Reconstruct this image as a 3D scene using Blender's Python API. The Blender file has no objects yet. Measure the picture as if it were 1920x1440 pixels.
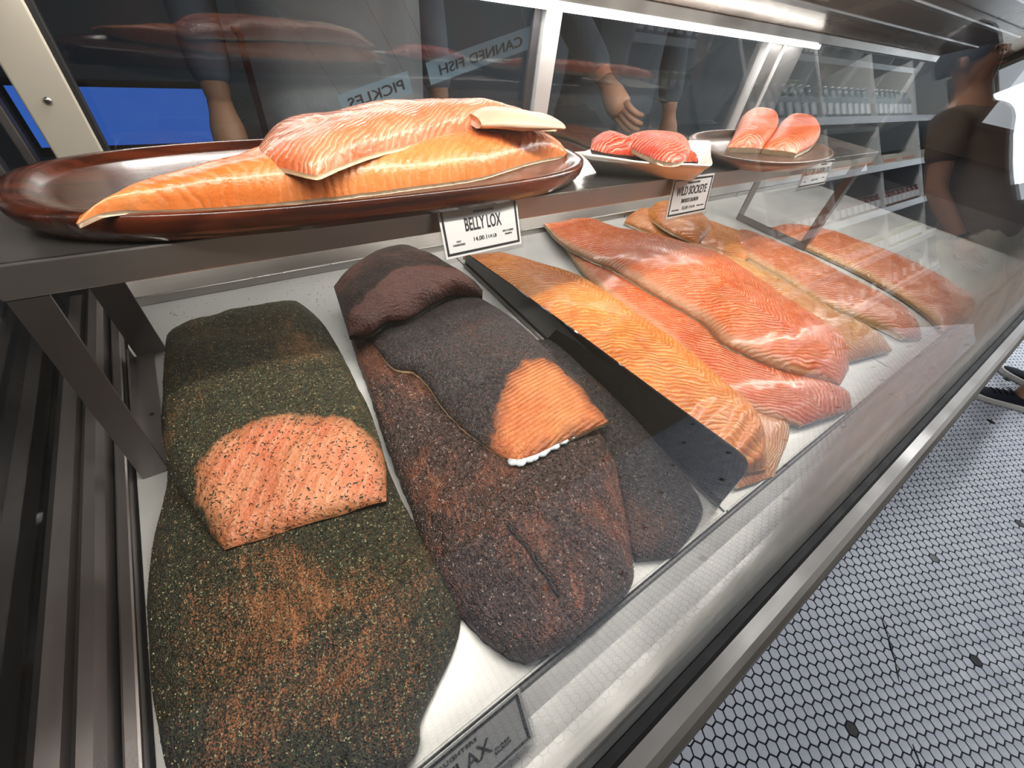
import bpy, bmesh, math, random
from mathutils import Vector, Matrix, noise

scene = bpy.context.scene
COL = scene.collection
random.seed(7)

# ------------------------------------------------------------------ camera
# world: X along the display case, Y from the customer side to the back, Z up; z = 0 is the fish deck; metres
CAM_H = 0.38
FLOOR_Z = -0.77
cam_data = bpy.data.cameras.new('camera')
cam_data.sensor_width = 36.0
cam_data.lens = 755.0 / 1920.0 * 36.0
cam_data.clip_start = 0.005
camera = bpy.data.objects.new('camera', cam_data)
COL.objects.link(camera)
camera.matrix_world = Matrix(((0.82167684, 0.32244591, -0.46997425, 0.0),
                              (-0.55728987, 0.62738378, -0.54389116, 0.0),
                              (0.11947874, 0.70881466, 0.69520256, CAM_H),
                              (0, 0, 0, 1)))
scene.camera = camera

# ------------------------------------------------------------------ view and world light
scene.view_settings.view_transform = 'Standard'
scene.view_settings.look = 'None'
scene.view_settings.gamma = 1.0
scene.view_settings.use_curve_mapping = False
scene.view_settings.exposure = 0.0
scene.cycles.max_bounces = 7
scene.cycles.diffuse_bounces = 3
scene.cycles.glossy_bounces = 4
scene.cycles.transparent_max_bounces = 16
scene.cycles.caustics_reflective = False
scene.cycles.caustics_refractive = False
world = bpy.data.worlds.new('world')
scene.world = world
world.use_nodes = True
world.node_tree.nodes['Background'].inputs[0].default_value = (0.40, 0.50, 0.68, 1)
world.node_tree.nodes['Background'].inputs[1].default_value = 0.30


def area_light(name, loc, size_x, size_y, power, color, rot=(0, 0, 0), parent=None, spread=math.pi):
    d = bpy.data.lights.new(name, 'AREA')
    d.shape = 'RECTANGLE'
    d.size, d.size_y = size_x, size_y
    d.energy = power
    d.color = color
    d.spread = spread
    o = bpy.data.objects.new(name, d)
    COL.objects.link(o)
    o.location = loc
    o.rotation_euler = rot
    if parent:
        o.parent = parent
    return o


# ------------------------------------------------------------------ helpers
def lin(r, g, b):
    f = lambda c: (c / 255 / 12.92) if c / 255 <= 0.04045 else ((c / 255 + 0.055) / 1.055) ** 2.4
    return (f(r), f(g), f(b), 1.0)


def empty(name, loc=(0, 0, 0), rot=(0, 0, 0)):
    o = bpy.data.objects.new(name, None)
    COL.objects.link(o)
    o.location = loc
    o.rotation_euler = rot
    o.empty_display_size = 0.02
    return o


def tag(o, label=None, cat=None, group=None, kind=None):
    if label:
        o['label'] = label
    if cat:
        o['category'] = cat
    if group:
        o['group'] = group
    if kind:
        o['kind'] = kind
    return o


def link_mesh(name, me, mat=None, parent=None, smooth=False):
    o = bpy.data.objects.new(name, me)
    COL.objects.link(o)
    if mat and not me.materials:
        me.materials.append(mat)
    if smooth:
        for p in me.polygons:
            p.use_smooth = True
    if parent:
        o.parent = parent
    return o


def from_data(name, verts, faces, mat=None, parent=None, smooth=False):
    me = bpy.data.meshes.new(name)
    me.from_pydata([tuple(v) for v in verts], [], faces)
    me.update()
    return link_mesh(name, me, mat, parent, smooth)


class MB:
    """collects boxes, tubes, prisms and lathes into one mesh"""

    def __init__(self):
        self.bm = bmesh.new()

    def box(self, x0, x1, y0, y1, z0, z1, bevel=0.0):
        vs = [self.bm.verts.new(p) for p in ((x0, y0, z0), (x1, y0, z0), (x1, y1, z0), (x0, y1, z0),
                                              (x0, y0, z1), (x1, y0, z1), (x1, y1, z1), (x0, y1, z1))]
        fs = [self.bm.faces.new([vs[i] for i in f]) for f in
              ((3, 2, 1, 0), (4, 5, 6, 7), (0, 1, 5, 4), (1, 2, 6, 5), (2, 3, 7, 6), (3, 0, 4, 7))]
        if bevel:
            es = list({e for f in fs for e in f.edges})
            bmesh.ops.bevel(self.bm, geom=es, offset=bevel, segments=2, profile=0.5, affect='EDGES')
        return self

    def prism(self, pts, axis, a, b):
        """pts: 2D outline, extruded along axis ('x': pts are (y, z); 'y': (x, z); 'z': (x, y)) from a to b"""
        def P(p, c):
            return {'x': (c, p[0], p[1]), 'y': (p[0], c, p[1]), 'z': (p[0], p[1], c)}[axis]
        v0 = [self.bm.verts.new(P(p, a)) for p in pts]
        v1 = [self.bm.verts.new(P(p, b)) for p in pts]
        n = len(pts)
        self.bm.faces.new(v0[::-1])
        self.bm.faces.new(v1)
        for i in range(n):
            self.bm.faces.new((v0[i], v0[(i + 1) % n], v1[(i + 1) % n], v1[i]))
        return self

    def tube(self, path, r, seg=10, cap=True):
        rings = []
        path = [Vector(p) for p in path]
        for i, p in enumerate(path):
            t = (path[min(i + 1, len(path) - 1)] - path[max(i - 1, 0)]).normalized()
            a = Vector((0, 0, 1)) if abs(t.z) < 0.9 else Vector((1, 0, 0))
            u = t.cross(a).normalized()
            w = t.cross(u)
            rr = r[i] if isinstance(r, (list, tuple)) else r
            rings.append([self.bm.verts.new(p + (u * math.cos(k * 2 * math.pi / seg) + w * math.sin(k * 2 * math.pi / seg)) * rr)
                          for k in range(seg)])
        for A, B in zip(rings, rings[1:]):
            for k in range(seg):
                self.bm.faces.new((A[k], A[(k + 1) % seg], B[(k + 1) % seg], B[k]))
        if cap:
            self.bm.faces.new(rings[0][::-1])
            self.bm.faces.new(rings[-1])
        return self

    def lathe(self, prof, seg=24, c=(0, 0), sx=1.0, sy=1.0, power=2.0):
        """prof: (radius, z) from the bottom centre outwards and back; superellipse plan with half axes sx, sy"""
        def unit(a):
            ca, sa = math.cos(a), math.sin(a)
            return (math.copysign(abs(ca) ** (2 / power), ca), math.copysign(abs(sa) ** (2 / power), sa))
        rings = []
        for r, z in prof:
            if r <= 1e-6:
                rings.append([self.bm.verts.new((c[0], c[1], z))])
            else:
                rings.append([self.bm.verts.new((c[0] + sx * r * unit(2 * math.pi * k / seg)[0],
                                                 c[1] + sy * r * unit(2 * math.pi * k / seg)[1], z)) for k in range(seg)])
        for A, B in zip(rings, rings[1:]):
            for k in range(seg):
                k2 = (k + 1) % seg
                if len(A) == 1 and len(B) == 1:
                    continue
                if len(A) == 1:
                    self.bm.faces.new((A[0], B[k2], B[k]))
                elif len(B) == 1:
                    self.bm.faces.new((A[k], A[k2], B[0]))
                else:
                    self.bm.faces.new((A[k], A[k2], B[k2], B[k]))
        return self

    def build(self, name, mat, parent=None, smooth=False):
        bmesh.ops.recalc_face_normals(self.bm, faces=self.bm.faces)
        me = bpy.data.meshes.new(name)
        self.bm.to_mesh(me)
        self.bm.free()
        return link_mesh(name, me, mat, parent, smooth)


# ------------------------------------------------------------------ materials
class NT:
    def __init__(self, name):
        self.m = bpy.data.materials.new(name)
        self.m.use_nodes = True
        self.t = self.m.node_tree
        self.b = self.t.nodes['Principled BSDF']
        self.out = self.t.nodes['Material Output']

    def n(self, typ, **kw):
        nd = self.t.nodes.new(typ)
        for k, v in kw.items():
            setattr(nd, k, v)
        return nd

    def set(self, sock, v):
        if isinstance(v, bpy.types.NodeSocket):
            self.t.links.new(v, sock)
        else:
            sock.default_value = v

    def math(self, op, a, b=0.0, c=0.0, clamp=False):
        nd = self.n('ShaderNodeMath', operation=op, use_clamp=clamp)
        self.set(nd.inputs[0], a)
        self.set(nd.inputs[1], b)
        self.set(nd.inputs[2], c)
        return nd.outputs[0]

    def mix(self, f, a, b, blend='MIX'):
        nd = self.n('ShaderNodeMix', data_type='RGBA', blend_type=blend)
        self.set(nd.inputs[0], f)
        self.set(nd.inputs[6], a)
        self.set(nd.inputs[7], b)
        return nd.outputs[2]

    def noise(self, vec, scale, detail=3.0, rough=0.55, dist=0.0):
        nd = self.n('ShaderNodeTexNoise')
        if vec is not None:
            self.set(nd.inputs['Vector'], vec)
        nd.inputs['Scale'].default_value = scale
        nd.inputs['Detail'].default_value = detail
        nd.inputs['Roughness'].default_value = rough
        nd.inputs['Distortion'].default_value = dist
        return nd.outputs['Fac']

    def voro(self, vec, scale, feature='F1', out='Distance'):
        nd = self.n('ShaderNodeTexVoronoi', feature=feature)
        self.set(nd.inputs['Vector'], vec)
        nd.inputs['Scale'].default_value = scale
        return nd.outputs[out]

    def ramp(self, f, lo, hi, a=0.0, b=1.0, smooth=True):
        nd = self.n('ShaderNodeMapRange', interpolation_type='SMOOTHSTEP' if smooth else 'LINEAR')
        self.set(nd.inputs['Value'], f)
        nd.inputs['From Min'].default_value = lo
        nd.inputs['From Max'].default_value = hi
        nd.inputs['To Min'].default_value = a
        nd.inputs['To Max'].default_value = b
        return nd.outputs['Result']

    def obj(self):
        return self.n('ShaderNodeTexCoord').outputs['Object']

    def uv(self):
        return self.n('ShaderNodeTexCoord').outputs['UV']

    def sep(self, v):
        nd = self.n('ShaderNodeSeparateXYZ')
        self.set(nd.inputs[0], v)
        return nd.outputs

    def scale_vec(self, v, s):
        nd = self.n('ShaderNodeMapping')
        self.set(nd.inputs['Vector'], v)
        nd.inputs['Scale'].default_value = s
        return nd.outputs[0]

    def attr(self, name):
        return self.n('ShaderNodeAttribute', attribute_name=name).outputs['Fac']

    def bump(self, h, strength=0.5, dist=0.001, normal=None):
        nd = self.n('ShaderNodeBump')
        self.set(nd.inputs['Height'], h)
        nd.inputs['Strength'].default_value = strength
        nd.inputs['Distance'].default_value = dist
        if normal is not None:
            self.set(nd.inputs['Normal'], normal)
        return nd.outputs[0]

    def fin(self, color=None, rough=None, normal=None, **kw):
        if color is not None:
            self.set(self.b.inputs['Base Color'], color)
        if rough is not None:
            self.set(self.b.inputs['Roughness'], rough)
        if normal is not None:
            self.set(self.b.inputs['Normal'], normal)
        for k, v in kw.items():
            self.set(self.b.inputs[k.replace('_', ' ')], v)
        return self.m


def plain(name, color, rough=0.5, metallic=0.0, var=0.06, scale=40.0, bump=0.15, **kw):
    q = NT(name)
    v = q.obj()
    f = q.noise(v, scale, 4)
    dark = tuple(c * (1 - var * 2) for c in color[:3]) + (1,)
    lite = tuple(min(1, c * (1 + var)) for c in color[:3]) + (1,)
    return q.fin(q.mix(f, dark, lite), q.ramp(f, 0.2, 0.8, rough * 0.85, min(1, rough * 1.15)),
                 q.bump(f, bump, 0.001), Metallic=metallic, **kw)


def brushed(name, color, rough=0.35, metallic=0.9, stretch=(3, 260, 260), var=0.12, scratch=0.12):
    q = NT(name)
    v = q.obj()
    f = q.noise(q.scale_vec(v, stretch), 1.0, 5, 0.7)
    g = q.noise(v, 7, 3)
    mixf = q.math('ADD', q.math('MULTIPLY', f, 0.6), q.math('MULTIPLY', g, 0.4))
    dark = tuple(c * (1 - var * 2) for c in color[:3]) + (1,)
    return q.fin(q.mix(mixf, dark, color), q.ramp(g, 0.25, 0.75, rough * 0.75, rough * 1.3),
                 q.bump(f, scratch, 0.0006), Metallic=metallic)


def glass_mat(name, tint=(0.97, 0.985, 0.98, 1), ior=1.5, rough=0.0, fog=None, boost=0.0):
    """clear pane: what lies behind shows through, the surfaces reflect by Fresnel's law; optional condensation"""
    q = NT(name)
    q.t.nodes.remove(q.b)
    geo = q.n('ShaderNodeNewGeometry')
    io = q.n('ShaderNodeMapRange')
    q.set(io.inputs['Value'], geo.outputs['Backfacing'])
    io.inputs['To Min'].default_value = ior
    io.inputs['To Max'].default_value = 1.0 / ior
    fr = q.n('ShaderNodeFresnel')
    q.set(fr.inputs['IOR'], io.outputs['Result'])
    tr = q.n('ShaderNodeBsdfTransparent')
    tr.inputs[0].default_value = tint
    gl = q.n('ShaderNodeBsdfGlossy')
    gl.inputs['Roughness'].default_value = rough
    mx = q.n('ShaderNodeMixShader')
    q.set(mx.inputs[0], q.math('ADD', fr.outputs[0], boost, clamp=True))
    q.t.links.new(tr.outputs[0], mx.inputs[1])
    q.t.links.new(gl.outputs[0], mx.inputs[2])
    last = mx.outputs[0]
    if fog:
        fac = fog(q)
        df = q.n('ShaderNodeBsdfTranslucent')
        df.inputs[0].default_value = (0.80, 0.84, 0.84, 1)
        d2 = q.n('ShaderNodeBsdfDiffuse')
        d2.inputs[0].default_value = (0.62, 0.66, 0.66, 1)
        m0 = q.n('ShaderNodeMixShader')
        m0.inputs[0].default_value = 0.5
        q.t.links.new(df.outputs[0], m0.inputs[1])
        q.t.links.new(d2.outputs[0], m0.inputs[2])
        m2 = q.n('ShaderNodeMixShader')
        q.set(m2.inputs[0], fac)
        q.t.links.new(last, m2.inputs[1])
        q.t.links.new(m0.outputs[0], m2.inputs[2])
        last = m2.outputs[0]
    q.t.links.new(last, q.out.inputs['Surface'])
    return q.m


def emit_mat(name, color, strength):
    q = NT(name)
    q.t.nodes.remove(q.b)
    e = q.n('ShaderNodeEmission')
    e.inputs[0].default_value = color
    e.inputs[1].default_value = strength
    q.t.links.new(e.outputs[0], q.out.inputs['Surface'])
    return q.m


def condensation(q):
    xyz = q.sep(q.obj())
    v = q.obj()
    big = q.noise(v, 9, 4, 0.6, 0.6)
    # a band of mist along the foot of the pane, taller towards the far end of the case
    top = q.ramp(xyz[0], 0.13, 0.46, 0.03, 0.215)
    band = q.math('SUBTRACT', 1.0, q.math('DIVIDE', xyz[2], top), clamp=True)
    band = q.ramp(band, 0.0, 0.55, 0.0, 0.62)
    mist = q.math('MULTIPLY', band, q.ramp(big, 0.25, 0.65, 0.6, 1.0), clamp=True)
    drops = q.voro(q.scale_vec(v, (1, 1, 0.45)), 330)
    low = q.ramp(xyz[2], 0.016, 0.004, 0.0, 0.8)
    d = q.math('MULTIPLY', q.ramp(drops, 0.45, 0.2, 0.0, 1.0), low)
    return q.math('MAXIMUM', mist, d, clamp=True)


M = {}
M['rail_steel'] = brushed('rail_steel', (0.30, 0.285, 0.27, 1), 0.46, 0.85, (3, 200, 200), 0.18)
M['steel'] = brushed('brushed_steel', (0.50, 0.48, 0.46, 1), 0.32, 0.95)
M['steel_dark'] = brushed('dull_steel', (0.30, 0.29, 0.29, 1), 0.38, 0.9)
M['steel_y'] = brushed('brushed_steel_lengthways', (0.26, 0.235, 0.23, 1), 0.36, 0.95, (260, 3, 260))
M['canopy_steel'] = brushed('canopy_steel', (0.56, 0.48, 0.42, 1), 0.24, 0.7, (2, 120, 120), 0.2)
M['tray'] = brushed('pale_tray_metal', (0.62, 0.62, 0.60, 1), 0.42, 0.35, (2, 160, 160), 0.06, 0.06)
M['gutter'] = brushed('gutter_metal', (0.36, 0.36, 0.355, 1), 0.40, 0.65, (2, 120, 120), 0.10, 0.05)
M['post_white'] = plain('ivory_enamel', lin(196, 190, 176), 0.35, 0.0, 0.04, 30)
M['post_alu'] = brushed('pale_aluminium', (0.74, 0.74, 0.75, 1), 0.35, 0.5, (160, 160, 3), 0.06)
M['rubber'] = plain('black_rubber', (0.012, 0.012, 0.013, 1), 0.6)
M['dark'] = plain('dark_panel', (0.03, 0.03, 0.035, 1), 0.5)
M['glass'] = glass_mat('case_glass', (0.985, 0.99, 0.985, 1), 1.52, fog=condensation)
M['door_glass'] = glass_mat('door_glass', (0.95, 0.97, 0.97, 1), 1.52, boost=0.03)
M['acrylic'] = glass_mat('clear_acrylic', (0.98, 0.98, 0.98, 1), 1.49)
M['card'] = plain('white_card', lin(238, 238, 238), 0.55, 0, 0.02, 200, 0.02)
M['ink'] = plain('black_ink', (0.012, 0.012, 0.016, 1), 0.6, 0, 0.02, 200, 0.02)
M['porcelain'] = plain('white_porcelain', lin(238, 236, 230), 0.12, 0, 0.02, 10, 0.02)
M['screw'] = brushed('screw_steel', (0.6, 0.58, 0.55, 1), 0.25, 1.0)
M['led'] = emit_mat('led_strip_light', (1.0, 0.95, 0.88, 1), 14.0)
M['led_rear'] = emit_mat('rear_strip_light', (1.0, 0.97, 0.93, 1), 7.0)


def wood_mat(name, a, b, rough=0.22, scale=1.0):
    q = NT(name)
    v = q.scale_vec(q.obj(), (3 * scale, 60 * scale, 60 * scale))
    f = q.noise(v, 1.0, 6, 0.62, 0.6)
    g = q.noise(q.obj(), 16, 3)
    c = q.mix(q.ramp(f, 0.3, 0.7), a, b)
    c = q.mix(q.math('MULTIPLY', g, 0.45), c, tuple(x * 0.35 for x in a[:3]) + (1,))
    return q.fin(c, q.ramp(g, 0.3, 0.7, rough * 0.7, rough * 1.5), q.bump(f, 0.2, 0.0006), Coat_Weight=0.4, Coat_Roughness=0.15)


M['board_wood'] = wood_mat('dark_red_wood', lin(44, 18, 11), lin(112, 50, 26))
M['plate_wood'] = wood_mat('worn_dark_wood', lin(70, 58, 52), lin(128, 100, 86), 0.4, 0.6)


def salmon(name, a, b, line, pitch=0.0075, chevron=0.9, shift=0.0, rough=0.3, glint=0.55, edge=None, line_amt=0.6, warp=0.004, coat=0.25):
    """flesh with the muscle flakes' pale chevron lines; UV x runs across the side, y along it, both in metres"""
    q = NT(name)
    uv = q.uv()
    x, y, _ = q.sep(uv)
    o = q.obj()
    wob = q.math('MULTIPLY', q.math('SUBTRACT', q.noise(o, 22, 3), 0.5), warp * 9)
    ax = q.math('ABSOLUTE', q.math('SUBTRACT', x, shift))
    ph = q.math('ADD', q.math('ADD', y, q.math('MULTIPLY', ax, chevron)), wob)
    s = q.math('SINE', q.math('MULTIPLY', ph, 2 * math.pi / pitch))
    ln = q.math('MULTIPLY', q.ramp(s, 0.35, 1.0), q.ramp(q.noise(o, 60, 3), 0.32, 0.62))
    big = q.noise(o, 14, 4, 0.6)
    mid = q.noise(o, 70, 4, 0.6)
    c = q.mix(q.ramp(big, 0.32, 0.68), a, b)
    c = q.mix(q.math('MULTIPLY', q.ramp(mid, 0.4, 0.75), 0.25), c, tuple(min(1, k * 1.25) for k in b[:3]) + (1,))
    c = q.mix(q.math('MULTIPLY', ln, line_amt), c, line)
    if edge is not None:
        c = q.mix(q.ramp(q.attr('rim'), 0.82, 1.0), c, edge)
    fine = q.noise(o, 420, 3, 0.6)
    h = q.math('ADD', q.math('MULTIPLY', s, -0.42), q.math('ADD', q.math('MULTIPLY', fine, 0.9), q.math('MULTIPLY', mid, 1.3)))
    r = q.ramp(mid, 0.3, 0.7, rough * 0.75, rough * 1.3)
    return q.fin(c, r, q.bump(h, glint, 0.0011), Specular_IOR_Level=0.6, Coat_Weight=coat, Coat_Roughness=0.16)


def crust(name, dark, brown, streak, cut_a=None, cut_b=None, cut_line=None, speck=None, brown_amt=0.5, grain=900.0, rough=0.55,
          cut_pitch=0.009, cut_speck=None, patch_seed=0.0, streak_amt=0.6, cut_dir=0.0, cut_amt=0.45):
    """a herb or pepper coat rubbed thin in places so that the cured flesh shows; 'cut' marks the freshly sliced face"""
    q = NT(name)
    o = q.obj()
    uv = q.uv()
    x, y, _ = q.sep(uv)
    off = q.n('ShaderNodeVectorMath', operation='ADD')
    q.set(off.inputs[0], o)
    off.inputs[1].default_value = (patch_seed, patch_seed * 2.3, 0)
    po = off.outputs[0]
    big = q.noise(po, 9, 5, 0.62, 0.5)
    st = q.noise(q.scale_vec(uv, (160, 26, 1)), 1.0, 4, 0.6, 1.2)
    fine = q.noise(o, grain, 2, 0.7)
    cell = q.voro(o, grain * 0.9)
    col = q.n('ShaderNodeTexVoronoi')
    q.set(col.inputs['Vector'], o)
    col.inputs['Scale'].default_value = grain * 0.75
    rnd = q.sep(col.outputs['Color'])[0]
    thin = q.math('ADD', q.ramp(big, 0.46, 0.70), q.math('MULTIPLY', q.math('MULTIPLY', q.ramp(st, 0.52, 0.7), q.ramp(big, 0.36, 0.56)), streak_amt), clamp=True)
    thin = q.math('MULTIPLY', thin, q.math('MULTIPLY', q.ramp(q.attr('thin'), 0.0, 1.0), brown_amt * 2), clamp=True)
    keep = q.ramp(q.math('ADD', fine, q.math('MULTIPLY', thin, 0.22)), 0.56, 0.72)
    tone = q.noise(o, grain * 0.45, 3, 0.7)
    dk = q.mix(q.ramp(tone, 0.35, 0.68), tuple(k * 0.3 for k in dark[:3]) + (1,), tuple(k * 2.3 for k in dark[:3]) + (1,))
    c = q.mix(keep, dk, q.mix(q.ramp(st, 0.35, 0.7), brown, streak))
    if speck is not None:
        c = q.mix(q.math('MULTIPLY', q.ramp(rnd, 0.90, 0.91), q.ramp(cell, 0.5, 0.3)), c, speck)
    hh = q.math('ADD', q.math('MULTIPLY', fine, 1.0), q.math('MULTIPLY', q.ramp(cell, 0.6, 0.0), 0.6))
    strength = 0.9
    rgh = q.ramp(fine, 0.3, 0.7, rough * 0.7, rough * 1.2)
    if cut_a is not None:
        cut = q.math('ADD', q.attr('cut'), q.math('MULTIPLY', q.math('SUBTRACT', q.noise(o, 55, 4, 0.7), 0.5), 0.022))
        f = q.ramp(cut, -0.004, 0.003)
        wob = q.math('MULTIPLY', q.noise(o, 12, 2), 0.016)
        s = q.math('SINE', q.math('MULTIPLY', q.math('ADD', q.math('ADD', q.math('MULTIPLY', x, math.cos(cut_dir)), q.math('MULTIPLY', y, math.sin(cut_dir) + 0.12)), wob), 2 * math.pi / cut_pitch))
        cc = q.mix(q.ramp(q.noise(o, 25, 4), 0.3, 0.7), cut_a, cut_b)
        cc = q.mix(q.math('MULTIPLY', q.math('MULTIPLY', q.ramp(s, 0.3, 1.0), q.ramp(q.noise(o, 45, 3), 0.3, 0.6)), cut_amt), cc, cut_line)
        fade = q.ramp(cut, 0.002, 0.018, 0.55, 0.0)
        cc = q.mix(fade, cc, brown)
        c = q.mix(f, c, cc)
        hh = q.math('ADD', q.math('MULTIPLY', hh, q.math('SUBTRACT', 1.0, f)),
                    q.math('MULTIPLY', f, q.math('ADD', q.math('MULTIPLY', s, cut_amt * 0.4), q.noise(o, 300, 3))))
        rgh = q.math('ADD', q.math('MULTIPLY', rgh, q.math('SUBTRACT', 1.0, f)), q.math('MULTIPLY', f, 0.33))
    return q.fin(c, rgh, q.bump(hh, 1.0, 0.0022), Specular_IOR_Level=0.5)


M['dill'] = crust('dill_coat', lin(44, 49, 30), lin(134, 92, 52), lin(176, 122, 74), lin(214, 118, 80), lin(230, 150, 106), lin(244, 194, 160),
                  lin(196, 190, 140), 0.42, 700, cut_dir=0.5, cut_pitch=0.011, cut_amt=0.3)
M['dill_lower'] = crust('dill_coat_lower', lin(41, 46, 30), lin(140, 92, 58), lin(186, 122, 80), speck=lin(200, 196, 150), brown_amt=0.5, grain=700, patch_seed=0.37)
M['pepper'] = crust('pepper_coat', lin(62, 50, 47), lin(112, 66, 48), lin(150, 94, 70), speck=lin(196, 176, 164), brown_amt=0.7, grain=560, rough=0.34, patch_seed=1.7)
M['pepper_cut'] = crust('pepper_coat_sliced', lin(50, 48, 49), lin(112, 60, 38), lin(160, 92, 58), lin(214, 116, 62), lin(230, 146, 88), lin(190, 92, 50),
                        lin(136, 122, 114), 0.36, 600, 0.45, 0.0056, None, 2.9, cut_dir=1.35, cut_amt=0.55)
M['pepper_side'] = crust('pepper_coat_dark', lin(48, 47, 48), lin(96, 66, 52), lin(130, 90, 72), speck=lin(160, 146, 136), brown_amt=0.40, grain=600, patch_seed=5.3)
M['pepper_fold'] = crust('pepper_coat_fold', lin(62, 50, 44), lin(118, 72, 56), lin(138, 88, 70), lin(118, 66, 56), lin(138, 80, 66), lin(150, 92, 78),
                         lin(130, 106, 96), 0.55, 600, 0.42, 0.008, None, 8.1, cut_amt=0.12)
M['skin'] = plain('salmon_skin', lin(168, 146, 120), 0.3, 0.25, 0.25, 90, 0.3)
M['skin_dark'] = plain('dark_salmon_skin', lin(52, 42, 38), 0.35, 0.15, 0.3, 90, 0.3)
M['skin_pale'] = plain('pale_salmon_skin', lin(222, 190, 150), 0.32, 0.1, 0.2, 90, 0.35)
M['orange_flesh'] = salmon('amber_smoked_flesh', lin(200, 100, 24), lin(222, 132, 46), lin(246, 188, 108), 0.0085, 0.85, 0.02, 0.32, 0.7, line_amt=0.85)
M['red_flesh'] = salmon('red_smoked_flesh', lin(204, 78, 10), lin(216, 100, 40), lin(248, 178, 120), 0.0085, 0.95, -0.01, 0.24, 0.95, line_amt=0.85, coat=0.45, edge=lin(214, 160, 118))
M['top_flesh'] = salmon('bright_smoked_flesh', lin(216, 86, 4), lin(224, 106, 46), lin(250, 178, 116), 0.0088, 0.9, -0.015, 0.24, 0.95, line_amt=0.85, coat=0.45, edge=lin(196, 146, 108))
M['pale_flesh'] = salmon('pale_smoked_flesh', lin(188, 112, 54), lin(204, 146, 84), lin(236, 192, 136), 0.0075, 1.1, 0.02, 0.24, 0.7, edge=lin(206, 168, 116))
M['pink_flesh'] = salmon('pink_smoked_flesh', lin(186, 98, 54), lin(200, 120, 84), lin(232, 172, 136), 0.008, 0.9, 0.0, 0.26, 0.6, edge=lin(206, 160, 116))
M['lox_flesh'] = salmon('belly_lox_flesh', lin(220, 116, 50), lin(232, 142, 80), lin(246, 186, 138), 0.010, 0.8, -0.02, 0.3, 0.45, line_amt=0.26)
M['lox_top'] = salmon('belly_lox_upper_flesh', lin(216, 106, 56), lin(232, 144, 104), lin(250, 200, 170), 0.008, 0.9, 0.0, 0.2, 0.55, line_amt=0.55)
M['sockeye'] = salmon('sockeye_flesh', lin(190, 52, 26), lin(206, 84, 54), lin(242, 168, 140), 0.0075, 0.8, 0.0, 0.42, 0.7, line_amt=1.0, coat=0.05)
M['portion'] = salmon('portion_flesh', lin(206, 84, 34), lin(218, 108, 64), lin(242, 166, 124), 0.009, 0.5, 0.0, 0.38, 0.7, line_amt=0.9, coat=0.05)
M['flake_green'] = plain('dried_dill', lin(34, 42, 22), 0.7)
M['flake_seed'] = plain('mustard_seed', lin(198, 186, 140), 0.5)
M['flake_pepper'] = plain('cracked_pepper', lin(104, 90, 84), 0.35)
M['frill'] = plain('white_film', lin(214, 222, 226), 0.2)


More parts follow.
